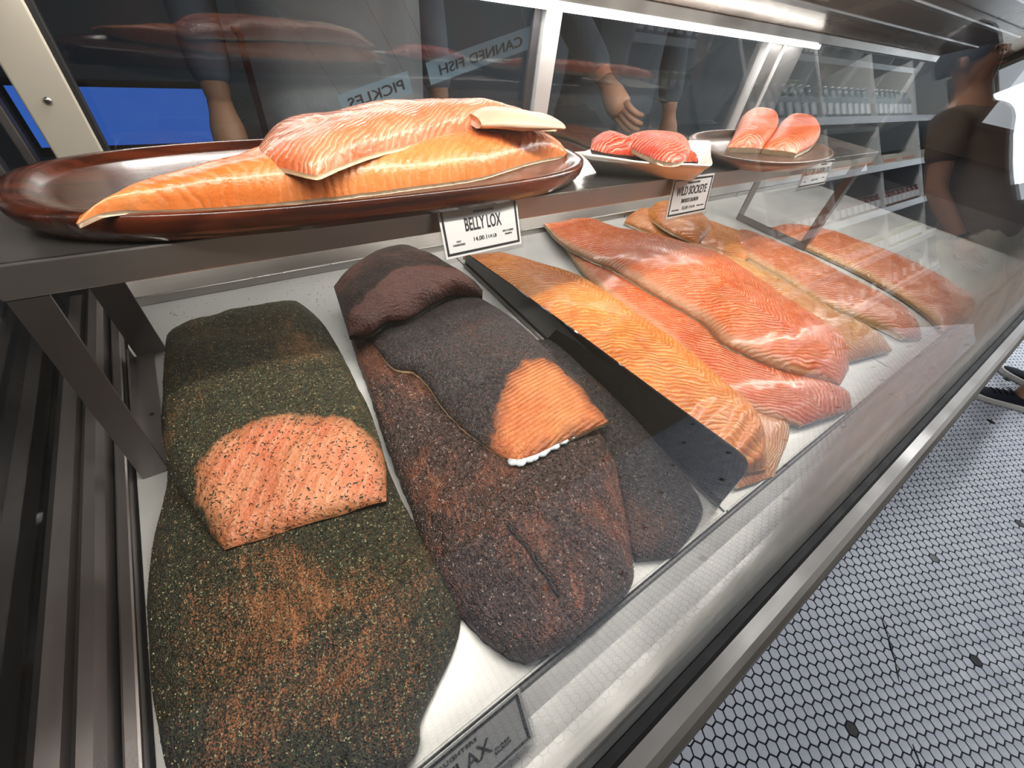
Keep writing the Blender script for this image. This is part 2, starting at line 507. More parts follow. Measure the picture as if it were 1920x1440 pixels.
# ------------------------------------------------------------------ the setting: floor, ceiling, walls
def build_floor():
    fl = MB().box(-3.0, 11.2, -3.2, 3.2, FLOOR_Z - 0.06, FLOOR_Z - 0.0012).build(
        'floor', plain('dark_grout', lin(20, 22, 36), 0.8), None)
    tag(fl, 'white hexagon mosaic floor with dark grout', kind='structure')
    pitch = 0.0275
    ang = math.radians(35.0)
    ca, sa = math.cos(ang), math.sin(ang)
    # lattice vectors of the hexagon rows
    a = (pitch * ca, pitch * sa)
    b = (pitch * math.cos(ang - math.pi / 3), pitch * math.sin(ang - math.pi / 3))
    org = (0.8487, -0.4439)
    white = []
    q = NT('white_mosaic')
    o = q.obj()
    f = q.noise(o, 18, 4)
    tile_m = q.fin(q.mix(q.ramp(f, 0.3, 0.7), lin(178, 185, 200), lin(204, 209, 220)), q.ramp(f, 0.3, 0.7, 0.34, 0.5), q.bump(q.noise(o, 160, 3), 0.06, 0.001))
    black_m = plain('black_mosaic', lin(24, 26, 30), 0.35)
    R = (pitch / math.sqrt(3)) * 0.865

    def hexa(bm_v, bm_f, cx, cy, r, tilt=0.0):
        n0 = len(bm_v)
        for k in range(6):
            t = ang + math.pi / 6 + k * math.pi / 3
            bm_v.append((cx + r * math.cos(t), cy + r * math.sin(t), 0.0004 + tilt * math.cos(t)))
        for k in range(6):
            t = ang + math.pi / 6 + k * math.pi / 3
            bm_v.append((cx + r * 1.02 * math.cos(t), cy + r * 1.02 * math.sin(t), -0.0012))
        bm_f.append(tuple(n0 + k for k in range(6)))
        for k in range(6):
            bm_f.append((n0 + 6 + k, n0 + 6 + (k + 1) % 6, n0 + (k + 1) % 6, n0 + k))

    def mesh(mat, r=R, tilt=0.0):
        v, fc = [], []
        hexa(v, fc, 0, 0, r, tilt)
        me = bpy.data.meshes.new('tile')
        me.from_pydata(v, [], fc)
        me.materials.append(mat)
        return me
    tiles_w = [mesh(tile_m, R, t) for t in (0.0, 0.0003, -0.0003)]
    tile_b = mesh(black_m)
    blacks = set()
    cells = []
    ct = camera.matrix_world.inverted()
    for i in range(-420, 421):
        for j in range(-420, 421):
            x, y = org[0] + a[0] * i + b[0] * j, org[1] + a[1] * i + b[1] * j
            if -1.8 < x < 4.6 and -2.2 < y < 0.0:
                p = ct @ Vector((x, y, FLOOR_Z))
                if p.z < -0.05:
                    u, v = 960 + 755 * p.x / -p.z, 720 - 755 * p.y / -p.z
                else:
                    u = v = -1e5
                show = (u < 1935 and u > 1230 and v < 1455 and v > 600 and y < -0.14)
                cells.append((not show, -p.z, i, j, x, y))
    cells.sort()
    ctr = {}
    accents = [(0.8487, -0.4439), (1.107, -0.284), (1.555, -0.406), (2.02, -0.538), (1.311, -0.575)]

    def is_black(x, y, i, j):
        if any((x - ax) ** 2 + (y - ay) ** 2 < (pitch * 0.5) ** 2 for ax, ay in accents):
            return True
        return (x > 2.2 or x < 0.5 or y < -0.7) and i % 11 == 3 and j % 11 == 6
    v, fc, vb, fb = [], [], [], []
    made = 0
    for hid, _d, i, j, x, y in cells:
        blk = is_black(x, y, i, j)
        if not hid and made < 300 or (not hid and blk):
            me = tile_b if blk else tiles_w[(i * 7 + j * 13) % 3]
            t = bpy.data.objects.new('tile', me)
            COL.objects.link(t)
            t.parent = fl
            t.location = (x, y, FLOOR_Z)
            made += 1
        elif blk:
            hexa(vb, fb, x, y, R)
        else:
            hexa(v, fc, x, y, R, 0.0003 * ((i * 7 + j * 13) % 3 - 1))
    for nm, vv, ff, mm in (('white_tile_field', v, fc, tile_m), ('black_tile_field', vb, fb, black_m)):
        o = from_data(nm, vv, ff, mm, fl)
        o.location = (0, 0, FLOOR_Z)
        o['kind'] = 'stuff'
    # cracks where the mosaic sheets meet, filled with dark grout
    for k, path in enumerate(([(1.1986, -0.379), (1.1766, -0.3971), (1.1554, -0.4146), (1.1321, -0.4298), (1.1065, -0.4496), (1.0808, -0.4637), (1.0615, -0.4755)],
                                 [(0.9494, -0.543), (0.9382, -0.5523), (0.9284, -0.5621), (0.9187, -0.5718)])):
        m = MB()
        m.tube([(x, y, FLOOR_Z + 0.0004) for x, y in path], [0.0008, 0.0026, 0.0016, 0.0035, 0.0014, 0.0024, 0.0006][:len(path)], 6)
        m.build('floor_crack', M['rubber'], fl)


build_floor()

ceil = MB().box(-3.0, 11.2, -3.2, 3.2, 1.98, 2.04).build('ceiling', plain('painted_tin_ceiling', lin(150, 136, 120), 0.5))
tag(ceil, 'brown grey pressed tin ceiling', kind='structure')
for k in range(14):
    MB().box(-3.0, 11.2, -3.0 + k * 0.46, -2.975 + k * 0.46, 1.965, 1.981).build('ceiling_rib', plain('ceiling_rib_paint', lin(120, 108, 96), 0.5) if k == 0 else bpy.data.materials['ceiling_rib_paint'], ceil)
wb = MB().box(-3.0, 11.2, 2.55, 2.65, FLOOR_Z, 2.0).build('wall_back', plain('blue_grey_wall', lin(74, 86, 98), 0.6, 0, 0.12, 6))
tag(wb, 'dim blue grey wall behind the counter', kind='structure')
wf = MB().box(-3.0, 11.2, -1.78, -1.70, FLOOR_Z, 2.0).build('wall_front', plain('warm_cream_wall', lin(176, 164, 146), 0.6, 0, 0.08, 6))
tag(wf, 'cream shop wall behind the grocery shelving', kind='structure')

# end wall with two glowing panes, out of view, added to brighten the aisle
we = MB().box(11.2, 11.3, -3.2, 3.2, FLOOR_Z, 2.04).build('wall_end', plain('storefront_wall', lin(120, 112, 104), 0.6))
tag(we, 'storefront end wall of the shop', kind='structure')
pane_glow = emit_mat('daylight_pane', (0.86, 0.93, 1.0, 1), 0.8)
for k, y0 in enumerate((-1.62, 0.55)):
    wn = empty('window_%d' % (k + 1), (11.19, y0, FLOOR_Z + 0.5))
    tag(wn, ('daylit storefront window at the end of the aisle', 'daylit storefront window behind the counter')[k], kind='structure')
    MB().box(-0.02, 0.0, 0.0, 1.5, 0.0, 2.1).build('pane', pane_glow, wn)
    MB().box(-0.05, 0.0, -0.06, 0.0, -0.06, 2.16).build('window_frame', M['steel_dark'], wn)
    MB().box(-0.05, 0.0, 1.5, 1.56, -0.06, 2.16).build('window_frame', M['steel_dark'], wn)
    MB().box(-0.05, 0.0, 0.0, 1.5, 2.1, 2.16).build('window_frame', M['steel_dark'], wn)
    MB().box(-0.05, 0.0, 0.0, 1.5, -0.06, 0.0).build('window_frame', M['steel_dark'], wn)
area_light('storefront_daylight', (11.1, -0.9, 0.75), 1.5, 2.1, 90.0, (0.84, 0.92, 1.0), rot=(0, math.radians(90), 0))  # unseen lamp added to brighten the shelving, customer and floor

for k, (lx, ly) in enumerate(((1.9, -0.62), (4.6, -0.80), (2.2, 1.7))):
    e = empty('ceiling_lamp', (lx, ly, 1.96))
    tag(e, ('long white ceiling strip lamp over the aisle, first of the row', 'long white ceiling strip lamp over the aisle, farther of the row',
            'long white ceiling strip lamp behind the counter')[k], 'lamp', 'ceiling strip lamps')
    MB().box(-1.15, 1.15, -0.09, 0.09, -0.05, 0.0, 0.006).build('lamp_housing', M['post_white'], e)
    MB().box(-1.1, 1.1, -0.06, 0.06, -0.062, -0.0505, 0.003).build('diffuser', M['led_rear'], e)
    area_light('lamp_light', (0, 0, -0.07), 2.2, 0.14, (18, 52, 13)[k], (0.94, 0.97, 1.0), parent=e)

# ------------------------------------------------------------------ display case
TH = math.radians(20.0)
GX0, GX1 = -0.205, 2.40
case = empty('display_case', (0, 0, 0))
tag(case, 'long stainless steel refrigerated display case with slanted front glass', 'display case')


def gy(z):
    return -0.044 + z * math.tan(TH)


# plinth, front panel, frame rail, gasket
MB().prism([(-0.075, FLOOR_Z), (-0.075, -0.03), (0.74, -0.03), (0.74, FLOOR_Z)], 'x', GX0 - 0.02, GX1).build('base_cabinet', M['steel_dark'], case)
MB().prism([(-0.0800, -0.05), (-0.0806, -0.016), (-0.0798, -0.010), (-0.0775, -0.0055), (-0.0735, -0.0025), (-0.068, -0.0008), (-0.0565, 0.0004), (-0.0565, -0.05)], 'x', GX0 - 0.02, GX1).build('frame_rail', M['rail_steel'], case)
MB().prism([(-0.0562, -0.03), (-0.0562, 0.0030), (-0.0530, 0.0052), (gy(0.004) - 0.0040, 0.0048), (gy(0) - 0.0040, -0.03)], 'x', GX0, GX1).build('gasket', M['rubber'], case)
gl = MB().prism([(gy(-0.01) - 0.003, -0.01), (gy(0.60) - 0.003, 0.60), (gy(0.60) + 0.003, 0.60), (gy(-0.01) + 0.003, -0.01)], 'x', GX0, GX1).build('front_glass', M['glass'], case)
gl['label'] = 'slanted front glass misted along its lower edge'
MB().prism([(gy(0) + 0.0035, -0.03), (gy(0) + 0.0035, 0.004), (gy(0) + 0.008, 0.002), (-0.020, -0.0008), (0.000, -0.0020), (0.0150, -0.0016), (0.0168, 0.0030), (0.0188, 0.0020), (0.0188, -0.03)], 'x', GX0, GX1).build('gutter', M['gutter'], case)
MB().box(-0.150, GX1, 0.0195, 0.73, -0.028, -0.0065).build('deck', M['dark'], case)
# rails at the end of the deck
MB().box(-0.158, -0.1475, -0.03, 0.70, -0.028, 0.010, 0.002).build('end_rail', M['steel_y'], case)
MB().prism([(-0.176, -0.02), (-0.176, 0.022), (-0.172, 0.026), (-0.164, 0.026), (-0.160, 0.02), (-0.160, -0.02)], 'y', -0.035, 0.70).build('end_rail', M['steel_y'], case)
MB().prism([(-0.203, -0.02), (-0.203, 0.010), (-0.196, 0.016), (-0.184, 0.016), (-0.180, 0.010), (-0.180, -0.02)], 'y', -0.035, 0.70).build('end_rail', M['steel_y'], case)
eg = MB().prism([(gy(0.0) + 0.006, 0.0), (gy(0.58) + 0.006, 0.58), (0.70, 0.40), (0.70, 0.0)], 'x', -0.212, -0.206).build('end_glass', M['door_glass'], case)
MB().prism([(-0.05, FLOOR_Z), (-0.05, 0.0), (0.16, 0.60), (0.18, 0.60), (0.74, 0.42), (0.74, FLOOR_Z)], 'x', -0.262, -0.240).build('end_panel', M['dark'], case)
# rear ledge with its bright bullnose
MB().prism([(0.676, -0.02), (0.676, 0.004), (0.694, 0.026), (0.700, 0.029), (0.706, 0.027), (0.712, 0.020), (0.712, -0.02)], 'x', -0.150, GX1).build('rear_ledge', M['rail_steel'], case)
MB().box(-0.150, GX1, 0.712, 0.745, -0.02, 0.040, 0.003).build('door_track', M['steel_dark'], case)
# rear posts, sliding glass doors, header with its strip light
MB().box(-0.131, -0.0865, 0.716, 0.742, 0.03, 0.385, 0.002).build('rear_post', M['post_white'], case)
MB().box(-0.0862, -0.0815, 0.718, 0.740, 0.03, 0.385).build('door_seal', M['rubber'], case)
MB().box(-0.205, -0.180, 0.720, 0.742, 0.03, 0.40, 0.002).build('rear_post', M['steel_dark'], case)
MB().box(-0.160, -0.150, 0.724, 0.742, 0.03, 0.40, 0.002).build('rear_post', M['steel_dark'], case)
MB().box(0.556, 0.590, 0.712, 0.730, 0.03, 0.37, 0.002).build('door_frame', M['post_alu'], case)
MB().box(0.538, 0.552, 0.722, 0.730, 0.03, 0.37, 0.001).build('door_seal', M['dark'], case)
MB().box(1.256, 1.270, 0.712, 0.730, 0.03, 0.37, 0.001).build('door_frame', M['post_alu'], case)
MB().box(1.272, 1.330, 0.716, 0.736, 0.03, 0.37, 0.001).build('door_frame', M['steel_dark'], case)
MB().box(1.332, 1.342, 0.712, 0.730, 0.03, 0.37, 0.001).build('door_frame', M['post_alu'], case)
MB().box(1.345, 1.44, 0.716, 0.736, 0.03, 0.37, 0.001).build('rear_post', M['steel_dark'], case)
MB().box(-0.083, 0.555, 0.732, 0.737, 0.035, 0.37).build('sliding_door', M['door_glass'], case)
MB().box(0.556, 1.262, 0.723, 0.728, 0.035, 0.37).build('sliding_door', M['door_glass'], case)
MB().box(1.44, GX1, 0.723, 0.728, 0.035, 0.37).build('sliding_door', M['door_glass'], case)
MB().box(-0.205, GX1, 0.690, 0.745, 0.374, 0.395, 0.002).build('header_rail', M['steel'], case)
rl = MB().box(-0.08, 1.46, 0.684, 0.698, 0.3635, 0.3735, 0.002).build('strip_light', M['led_rear'], case)
rl['label'] = 'thin white strip light under the rear header'
area_light('strip_light_glow', (0.69, 0.69, 0.362), 1.5, 0.012, 3.0, (1.0, 0.96, 0.9), parent=case)
sc_ = MB()
sc_.lathe([(0, 0), (0.0038, 0), (0.0036, 0.0015), (0.002, 0.0025), (0, 0.0026)], 16)
s_o = sc_.build('screw', M['screw'], case, True)
s_o.location = (-0.110, 0.7158, 0.233)
s_o.rotation_euler = (math.radians(90), 0, 0)
# canopy above the fish: sloping sheet with ribs, lamp channel along its front edge
MB().prism([(0.70, 0.392), (0.70, 0.396), (0.19, 0.606), (0.19, 0.602)], 'x', -0.205, GX1).build('canopy_panel', M['canopy_steel'], case)
for k in range(4):
    y = 0.60 - 0.09 * k
    z = 0.392 + (0.70 - y) / 0.51 * 0.210
    MB().prism([(y, z - 0.004), (y + 0.012, z - 0.0088), (y + 0.012, z - 0.004), (y, z + 0.001)], 'x', -0.205, GX1).build('canopy_rib', M['steel_dark'], case)
MB().prism([(0.155, 0.585), (0.155, 0.612), (0.265, 0.612), (0.265, 0.600)], 'x', -0.205, GX1).build('lamp_channel', M['steel'], case)
MB().box(-0.15, GX1 - 0.05, 0.188, 0.214, 0.576, 0.586, 0.002).build('strip_light', M['led'], case)
area_light('case_light', (0.75, 0.201, 0.573), 2.0, 0.024, 9.5, (1.0, 0.94, 0.86), rot=(math.radians(12), 0, 0), parent=case)

# ------------------------------------------------------------------ trays on the deck
for nm, x0, x1, lab in (('display_tray', -0.1455, 0.3545, 'pale metal tray under the dill and pepper coated sides'),
                        ('display_tray', 0.3575, 0.8600, 'pale metal tray under the amber and red smoked sides'),
                        ('display_tray', 0.8630, 1.3700, 'pale metal tray under the pink smoked sides'),
                        ('display_tray', 1.3730, 1.8800, 'empty pale metal tray past the last salmon side')):
    e = empty(nm, ((x0 + x1) / 2, 0.35, 0))
    tag(e, lab, 'tray', 'metal trays lining the display case')
    w = (x1 - x0) / 2
    MB().box(-w, w, -0.329, 0.322, -0.0062, -0.0008, 0.0006).build('tray_sheet', M['tray'], e)
    MB().box(-w, w, -0.3297, -0.3275, -0.0062, 0.0030, 0.0006).build('tray_lip', M['tray'], e)
    MB().box(-w, w, 0.3205, 0.3255, -0.0062, 0.012, 0.001).build('tray_lip', M['steel'], e)

# ------------------------------------------------------------------ raised steel shelf on legs
shelf = empty('raised_shelf', (0.55, 0.42, 0))
tag(shelf, 'narrow raised stainless steel shelf standing over the deck', 'shelf')


def S(m, name, mat):
    o = m.build(name, mat, shelf)
    o.matrix_parent_inverse = Matrix.Translation((-0.55, -0.42, 0))
    return o


S(MB().box(-0.130, 1.25, 0.356, 0.482, 0.219, 0.2225, 0.0006), 'shelf_top', M['steel'])
S(MB().box(-0.130, 1.25, 0.354, 0.3585, 0.199, 0.2225, 0.001), 'front_lip', M['steel'])
S(MB().box(-0.130, 1.25, 0.479, 0.482, 0.203, 0.219), 'rear_lip', M['steel'])


def leg(x, w=0.0205):
    # front leg, rear leg and the foot channel that joins them on the deck
    S(MB().prism([(x + 0.012, 0.1985), (x + 0.012 + w, 0.1985), (x + w, 0.0), (x, 0.0)], 'y', 0.3545, 0.3575), 'leg', M['steel_y'])
    S(MB().prism([(x + 0.012, 0.1985), (x + 0.0145, 0.1985), (x + 0.0025, 0.0), (x, 0.0)], 'y', 0.3576, 0.372), 'leg_flange', M['steel_y'])
    S(MB().box(x + 0.004, x + 0.034, 0.552, 0.555, 0.0, 0.1985), 'leg', M['steel_y'])
    S(MB().box(x + 0.008, x + 0.036, 0.470, 0.5515, 0.195, 0.1985), 'leg_arm', M['steel_y'])
    S(MB().box(x, x + w, 0.358, 0.5515, 0.0, 0.0022), 'foot_channel', M['steel_y'])
    S(MB().box(x, x + 0.002, 0.358, 0.5515, 0.0022, 0.016), 'foot_channel', M['steel_y'])
    m = MB()
    m.lathe([(0, 0.0022), (0.0022, 0.0022), (0.0022, 0.0026), (0, 0.0026)], 16, (x + w * 0.62, 0.44))
    S(m, 'bolt_hole', M['rubber'])


leg(-0.1405)
leg(1.19)
# clear acrylic guard at the end of the shelf
ag = MB().prism([(-0.150, 0.190), (-0.126, 0.216), (-0.066, 0.219), (-0.073, 0.190)], 'y', 0.500, 0.503).build('acrylic_guard', M['acrylic'], None)
tag(ag, 'small clear acrylic guard behind the end of the wooden board', 'guard')


# ------------------------------------------------------------------ fish
def resample(pts, n):
    """Catmull-Rom through the points, evenly along their length"""
    P = [Vector(p) for p in pts]
    P = [P[0] * 2 - P[1]] + P + [P[-1] * 2 - P[-2]]
    dense = []
    for i in range(1, len(P) - 2):
        for k in range(12):
            t = k / 12
            a, b, c, d = P[i - 1], P[i], P[i + 1], P[i + 2]
            dense.append(0.5 * ((2 * b) + (c - a) * t + (2 * a - 5 * b + 4 * c - d) * t * t + (3 * b - a - 3 * c + d) * t ** 3))
    dense.append(P[-2])
    m = len(dense) - 1
    out = []
    for i in range(n + 1):
        f = i / n * m
        k = min(int(f), m - 1)
        out.append(dense[k].lerp(dense[k + 1], f - k))
    return out


def sdist(x, y, poly):
    inside, best = False, 1e9
    for i in range(len(poly)):
        x0, y0 = poly[i]
        x1, y1 = poly[(i + 1) % len(poly)]
        if (y0 > y) != (y1 > y) and x < (x1 - x0) * (y - y0) / (y1 - y0) + x0:
            inside = not inside
        dx, dy = x1 - x0, y1 - y0
        t = max(0, min(1, ((x - x0) * dx + (y - y0) * dy) / (dx * dx + dy * dy + 1e-12)))
        best = min(best, math.hypot(x - x0 - t * dx, y - y0 - t * dy))
    return best if inside else -best


def slab(name, label, cat, L, R, z, thick, mat, skin, na=90, nu=36, rim=0.006, p=2.6, pe=8.0, lump=0.0012, cut=None, thin=None,
         extra=None, group=None, flesh_name='flesh', skin_name='skin', skin_label=None, pu=None):
    """one side of fish: L and R are its two long edges as (x, y), z the height its belly lies at (number or list per station),
    thick its height at the middle; top = flesh, sides and underside = skin"""
    def three(E):
        zz = z if isinstance(z, (list, tuple)) else [z] * len(E)
        return [(x, y, q) for (x, y), q in zip(E, zz)]
    A, B = resample(three(L), na), resample(three(R), na)
    base = A[na // 2].lerp(B[na // 2], 0.5)
    base.z = min(min(v.z for v in A), min(v.z for v in B))
    root = empty(name, base)
    tag(root, label, cat, group)
    V, F, UVs, at_rim, at_cut, at_thin = [], [], [], [], [], []
    along = 0.0
    prev = None
    seed = Vector((base.x * 13.1, base.y * 7.7, 3.3))
    for i in range(na + 1):
        t = i / na
        c = A[i].lerp(B[i], 0.5)
        if prev is not None:
            along += (c - prev).length
        prev = c
        w = (B[i] - A[i]).length
        e = max(0.0, 1 - abs(2 * t - 1) ** pe) ** 0.5
        th = thick(t) if callable(thick) else thick
        for j in range(nu + 1):
            u = j / nu
            # gather more points near the edges
            u = 0.5 - 0.5 * math.cos(math.pi * u) if pu is None else u ** pu
            s = 2 * u - 1
            pos = A[i].lerp(B[i], u)
            pr = max(0.0, 1 - abs(s) ** p) ** 0.5
            h = rim + (th - rim) * pr * (0.25 + 0.75 * e) * (0.15 + 0.85 * e)
            h += lump * noise.noise(Vector((pos.x * 28, pos.y * 28, 0)) + seed) * (0.3 + pr)
            h += lump * 0.4 * noise.noise(Vector((pos.x * 90, pos.y * 90, 0)) + seed) * pr
            if extra:
                h += extra(pos.x, pos.y, t, u)
            # ragged outline
            rag = 0.0
            if j in (0, nu):
                rag = 0.0012 * noise.noise(Vector((pos.x * 130, pos.y * 130, 1)) + seed)
            V.append((pos.x + rag - base.x, pos.y + rag - base.y, pos.z + max(0.0012, h) - base.z))
            UVs.append(((u - 0.5) * w, along))
            at_rim.append(max(abs(s) ** 1.0, 0))
            at_cut.append(sdist(pos.x, pos.y, cut) if cut else -1.0)
            at_thin.append(thin(pos.x, pos.y, t, u) if thin else 1.0)
    nn = nu + 1
    for i in range(na):
        for j in range(nu):
            F.append((i * nn + j, i * nn + j + 1, (i + 1) * nn + j + 1, (i + 1) * nn + j))
    me = bpy.data.meshes.new(flesh_name)
    me.from_pydata(V, [], F)
    uvl = me.uv_layers.new(name='UVMap')
    for lp in me.loops:
        uvl.data[lp.index].uv = UVs[lp.vertex_index]
    for nm, arr in (('rim', at_rim), ('cut', at_cut), ('thin', at_thin)):
        a = me.attributes.new(nm, 'FLOAT', 'POINT')
        a.data.foreach_set('value', arr)
    me.update()
    bm = bmesh.new()
    bm.from_mesh(me)
    bmesh.ops.recalc_face_normals(bm, faces=bm.faces)
    if sum(f.normal.z for f in bm.faces) < 0:
        bmesh.ops.reverse_faces(bm, faces=bm.faces)
    bm.to_mesh(me)
    bm.free()
    top = link_mesh(flesh_name, me, mat, root, True)
    # skin: outer wall and underside
    loop = [i * nn for i in range(na + 1)] + [na * nn + j for j in range(1, nn)] + [i * nn + nu for i in range(na - 1, -1, -1)] + [j for j in range(nu - 1, 0, -1)]
    sv, sf = [], []
    for k in loop:
        x, y, zz = V[k]
        i, j = divmod(k, nn)
        u = 0.5 - 0.5 * math.cos(math.pi * j / nu)
        zb = A[i].lerp(B[i], u).z - base.z
        sv.append((x, y, zz))
        sv.append((x * 0.999, y * 0.999, zb))
    m = len(loop)
    for k in range(m):
        k2 = (k + 1) % m
        sf.append((2 * k, 2 * k2, 2 * k2 + 1, 2 * k + 1))
    ia = {k: 2 * n + 1 for n, k in enumerate(loop)}
    for i in range(na):
        sf.append((ia[i * nn], ia[i * nn + nu], ia[(i + 1) * nn + nu], ia[(i + 1) * nn]) if 0 < i < na - 1 else
                  (ia[i * nn], ia[i * nn + nu], ia[(i + 1) * nn + nu], ia[(i + 1) * nn]))
    so = from_data(skin_name, sv, sf, skin, root, True)
    if skin_label:
        so['label'] = skin_label
    return root, top


def scatter(top, name, n, mat, size, where=None, kind='flake', seed=1, lift=0.0002):
    """small loose bits lying on a side, joined into one part"""
    rnd = random.Random(seed)
    me = top.data
    base = top.parent.location
    cut = me.attributes['cut'].data
    V, F = [], []
    polys = me.polygons
    tries = 0
    made = 0
    while made < n and tries < n * 30:
        tries += 1
        pl = polys[rnd.randrange(len(polys))]
        vs = [me.vertices[i].co for i in pl.vertices]
        a, b = rnd.random(), rnd.random()
        p = vs[0].lerp(vs[1], a).lerp(vs[3].lerp(vs[2], a), b)
        if rnd.random() > pl.area / 4e-5:
            continue
        c = sum(cut[i].value for i in pl.vertices) / 4
        if where and not where(p.x + base.x, p.y + base.y, c, rnd):
            continue
        nrm = pl.normal
        t = nrm.orthogonal().normalized()
        t.rotate(Matrix.Rotation(rnd.random() * 6.28, 3, nrm))
        w = nrm.cross(t)
        s = size * (0.6 + 0.8 * rnd.random())
        o = p + nrm * lift
        k = len(V)
        if kind == 'flake':
            l, wd = s * 2.4, s * 0.32
            bend = w * (rnd.random() - 0.5) * s
            for q in (o - t * l / 2, o + bend + w * wd, o + t * l / 2 + nrm * s * 0.3, o + bend - w * wd):
                V.append(q)
            F += [(k, k + 1, k + 2), (k, k + 2, k + 3)]
        else:
            for q in (o + t * s, o - t * s * 0.5 + w * s * 0.8, o - t * s * 0.5 - w * s * 0.8, o + nrm * s * 0.9):
                V.append(q)
            F += [(k, k + 1, k + 3), (k + 1, k + 2, k + 3), (k + 2, k, k + 3)]
        made += 1
    o = from_data(name, V, F, mat, top.parent)
    o['kind'] = 'stuff'
    return o


SALMON = 'salmon fillet'
# --- dill-coated sides at the near end
d1, d1t = slab('dill_gravlax_fillet', 'large whole dill coated gravlax side, the lower of the two', SALMON,
               [(-0.1064, 0.4999), (-0.1182, 0.4213), (-0.1190, 0.3380), (-0.1324, 0.2782), (-0.1395, 0.2315), (-0.1410, 0.1931), (-0.1414, 0.1589), (-0.1389, 0.1300), (-0.1364, 0.1067), (-0.1313, 0.0862), (-0.1187, 0.0656)],
               [(0.0562, 0.4895), (0.0762, 0.3596), (0.0619, 0.2342), (0.0609, 0.1620), (0.0622, 0.1035), (0.0581, 0.0819), (0.0445, 0.0669), (0.0199, 0.0517), (0.0046, 0.0418), (-0.0030, 0.0298), (-0.0154, 0.0236)],
               0.0, 0.030, M['dill_lower'], M['skin_dark'], 150, 60, 0.007, 3.2, 14, 0.003,
               thin=lambda x, y, t, u: 0.25 + 0.75 * max(0.0, min(1.0, 1.25 - abs(u - 0.55) * 2.6)), flesh_name='dill_coat')
cutA = [(-0.0912, 0.2785), (-0.0852, 0.3028), (-0.0657, 0.3222), (-0.0369, 0.3306), (-0.0088, 0.3247), (0.0190, 0.3120), (0.0408, 0.2953), (0.0549, 0.2725), (0.0596, 0.2485), (0.0592, 0.2272), (0.0452, 0.1927), (-0.0796, 0.2140)]
d2, d2t = slab('dill_gravlax_piece', 'shorter dill coated gravlax piece with a sliced pink face, on the lower one', SALMON,
               [(-0.1006, 0.5745), (-0.1035, 0.5232), (-0.1073, 0.4540), (-0.1106, 0.3874), (-0.1118, 0.3371), (-0.1052, 0.3010), (-0.0919, 0.2536), (-0.0811, 0.2213)],
               [(0.0583, 0.5904), (0.0744, 0.5028), (0.0741, 0.3992), (0.0698, 0.3215), (0.0660, 0.2723), (0.0588, 0.2383), (0.0511, 0.2150), (0.0444, 0.1982)],
               [0.004, 0.012, 0.020, 0.022, 0.022, 0.024, 0.026, 0.028],
               lambda t: 0.030 - 0.018 * max(0, (t - 0.62) / 0.38), M['dill'], M['skin_dark'], 130, 60, 0.004, 3.4, 18, 0.0028, cut=cutA,
               thin=lambda x, y, t, u: 0.35 + 0.4 * math.exp(-((u - 0.78) / 0.16) ** 2) + 0.3 * (u < 0.3), flesh_name='dill_coat')
scatter(d2t, 'dill_flakes', 900, M['flake_green'], 0.0013, lambda x, y, c, r: c > 0.002 and r.random() < 0.35 + 0.65 * math.exp(-c / 0.02), 'flake', 3)
scatter(d2t, 'mustard_seeds', 420, M['flake_seed'], 0.0007, lambda x, y, c, r: c < -0.004, 'seed', 4)
scatter(d1t, 'mustard_seeds', 900, M['flake_seed'], 0.00075, None, 'seed', 5)
scatter(d1t, 'dill_flakes', 2600, M['flake_green'], 0.0012, None, 'flake', 6)
scatter(d2t, 'dill_fronds', 1500, M['flake_green'], 0.0012, lambda x, y, c, r: c < -0.003, 'flake', 8)

# --- pepper-coated sides
crack = [(0.1289, 0.1220), (0.1291, 0.1084), (0.1314, 0.0974), (0.1306, 0.0842), (0.1310, 0.0708), (0.1312, 0.0605), (0.1302, 0.0499)]


def crack_fn(x, y, t, u):
    d = min(math.hypot(x - (a[0] + (b[0] - a[0]) * k / 4), y - (a[1] + (b[1] - a[1]) * k / 4)) for a, b in zip(crack, crack[1:]) for k in range(5))
    return -0.009 * math.exp(-(d / 0.0021) ** 2)


p1, p1t = slab('pepper_salmon_fillet', 'large whole pepper crusted salmon side with a crack, underneath a sliced piece', SALMON,
               [(0.1132, 0.5554), (0.0957, 0.4451), (0.0849, 0.3601), (0.0737, 0.2825), (0.0680, 0.2307), (0.0644, 0.1912), (0.0590, 0.1456), (0.0583, 0.1136), (0.0602, 0.0866), (0.0659, 0.0632), (0.0754, 0.0419), (0.0865, 0.0280)],
               [(0.2836, 0.6147), (0.2954, 0.4469), (0.3047, 0.3144), (0.3026, 0.2228), (0.2991, 0.1728), (0.2858, 0.1328), (0.2656, 0.1005), (0.2407, 0.0658), (0.2205, 0.0405), (0.1995, 0.0225), (0.1595, 0.0195), (0.1129, 0.0208)],
               0.0, 0.033, M['pepper'], M['skin_dark'], 300, 120, 0.008, 2.8, 14, 0.003, extra=crack_fn,
               thin=lambda x, y, t, u: 0.35 + 0.65 * max(abs(2 * u - 1) ** 1.5, t * 0.6), flesh_name='pepper_coat')
ck = []
for cx, cy in crack:
    best = min(p1t.data.vertices, key=lambda v: (v.co.x + p1.location.x - cx) ** 2 + (v.co.y + p1.location.y - cy) ** 2).co
    ck.append((cx - p1.location.x, cy - p1.location.y, best.z + 0.0065))
crack_shade = MB()  # dark tube laid in the groove to paint the shade inside the crack
crack_shade.tube([(x + 0.0008 * math.sin(i * 2.4), y, z) for i, (x, y, z) in enumerate(resample(ck, 24))], [0.0004 + 0.0009 * abs(math.sin(i * 0.9 + 0.4)) for i in range(25)], 6)
crack_shade.build('crack', M['rubber'], p1)['label'] = 'thin dark crack in the crust'
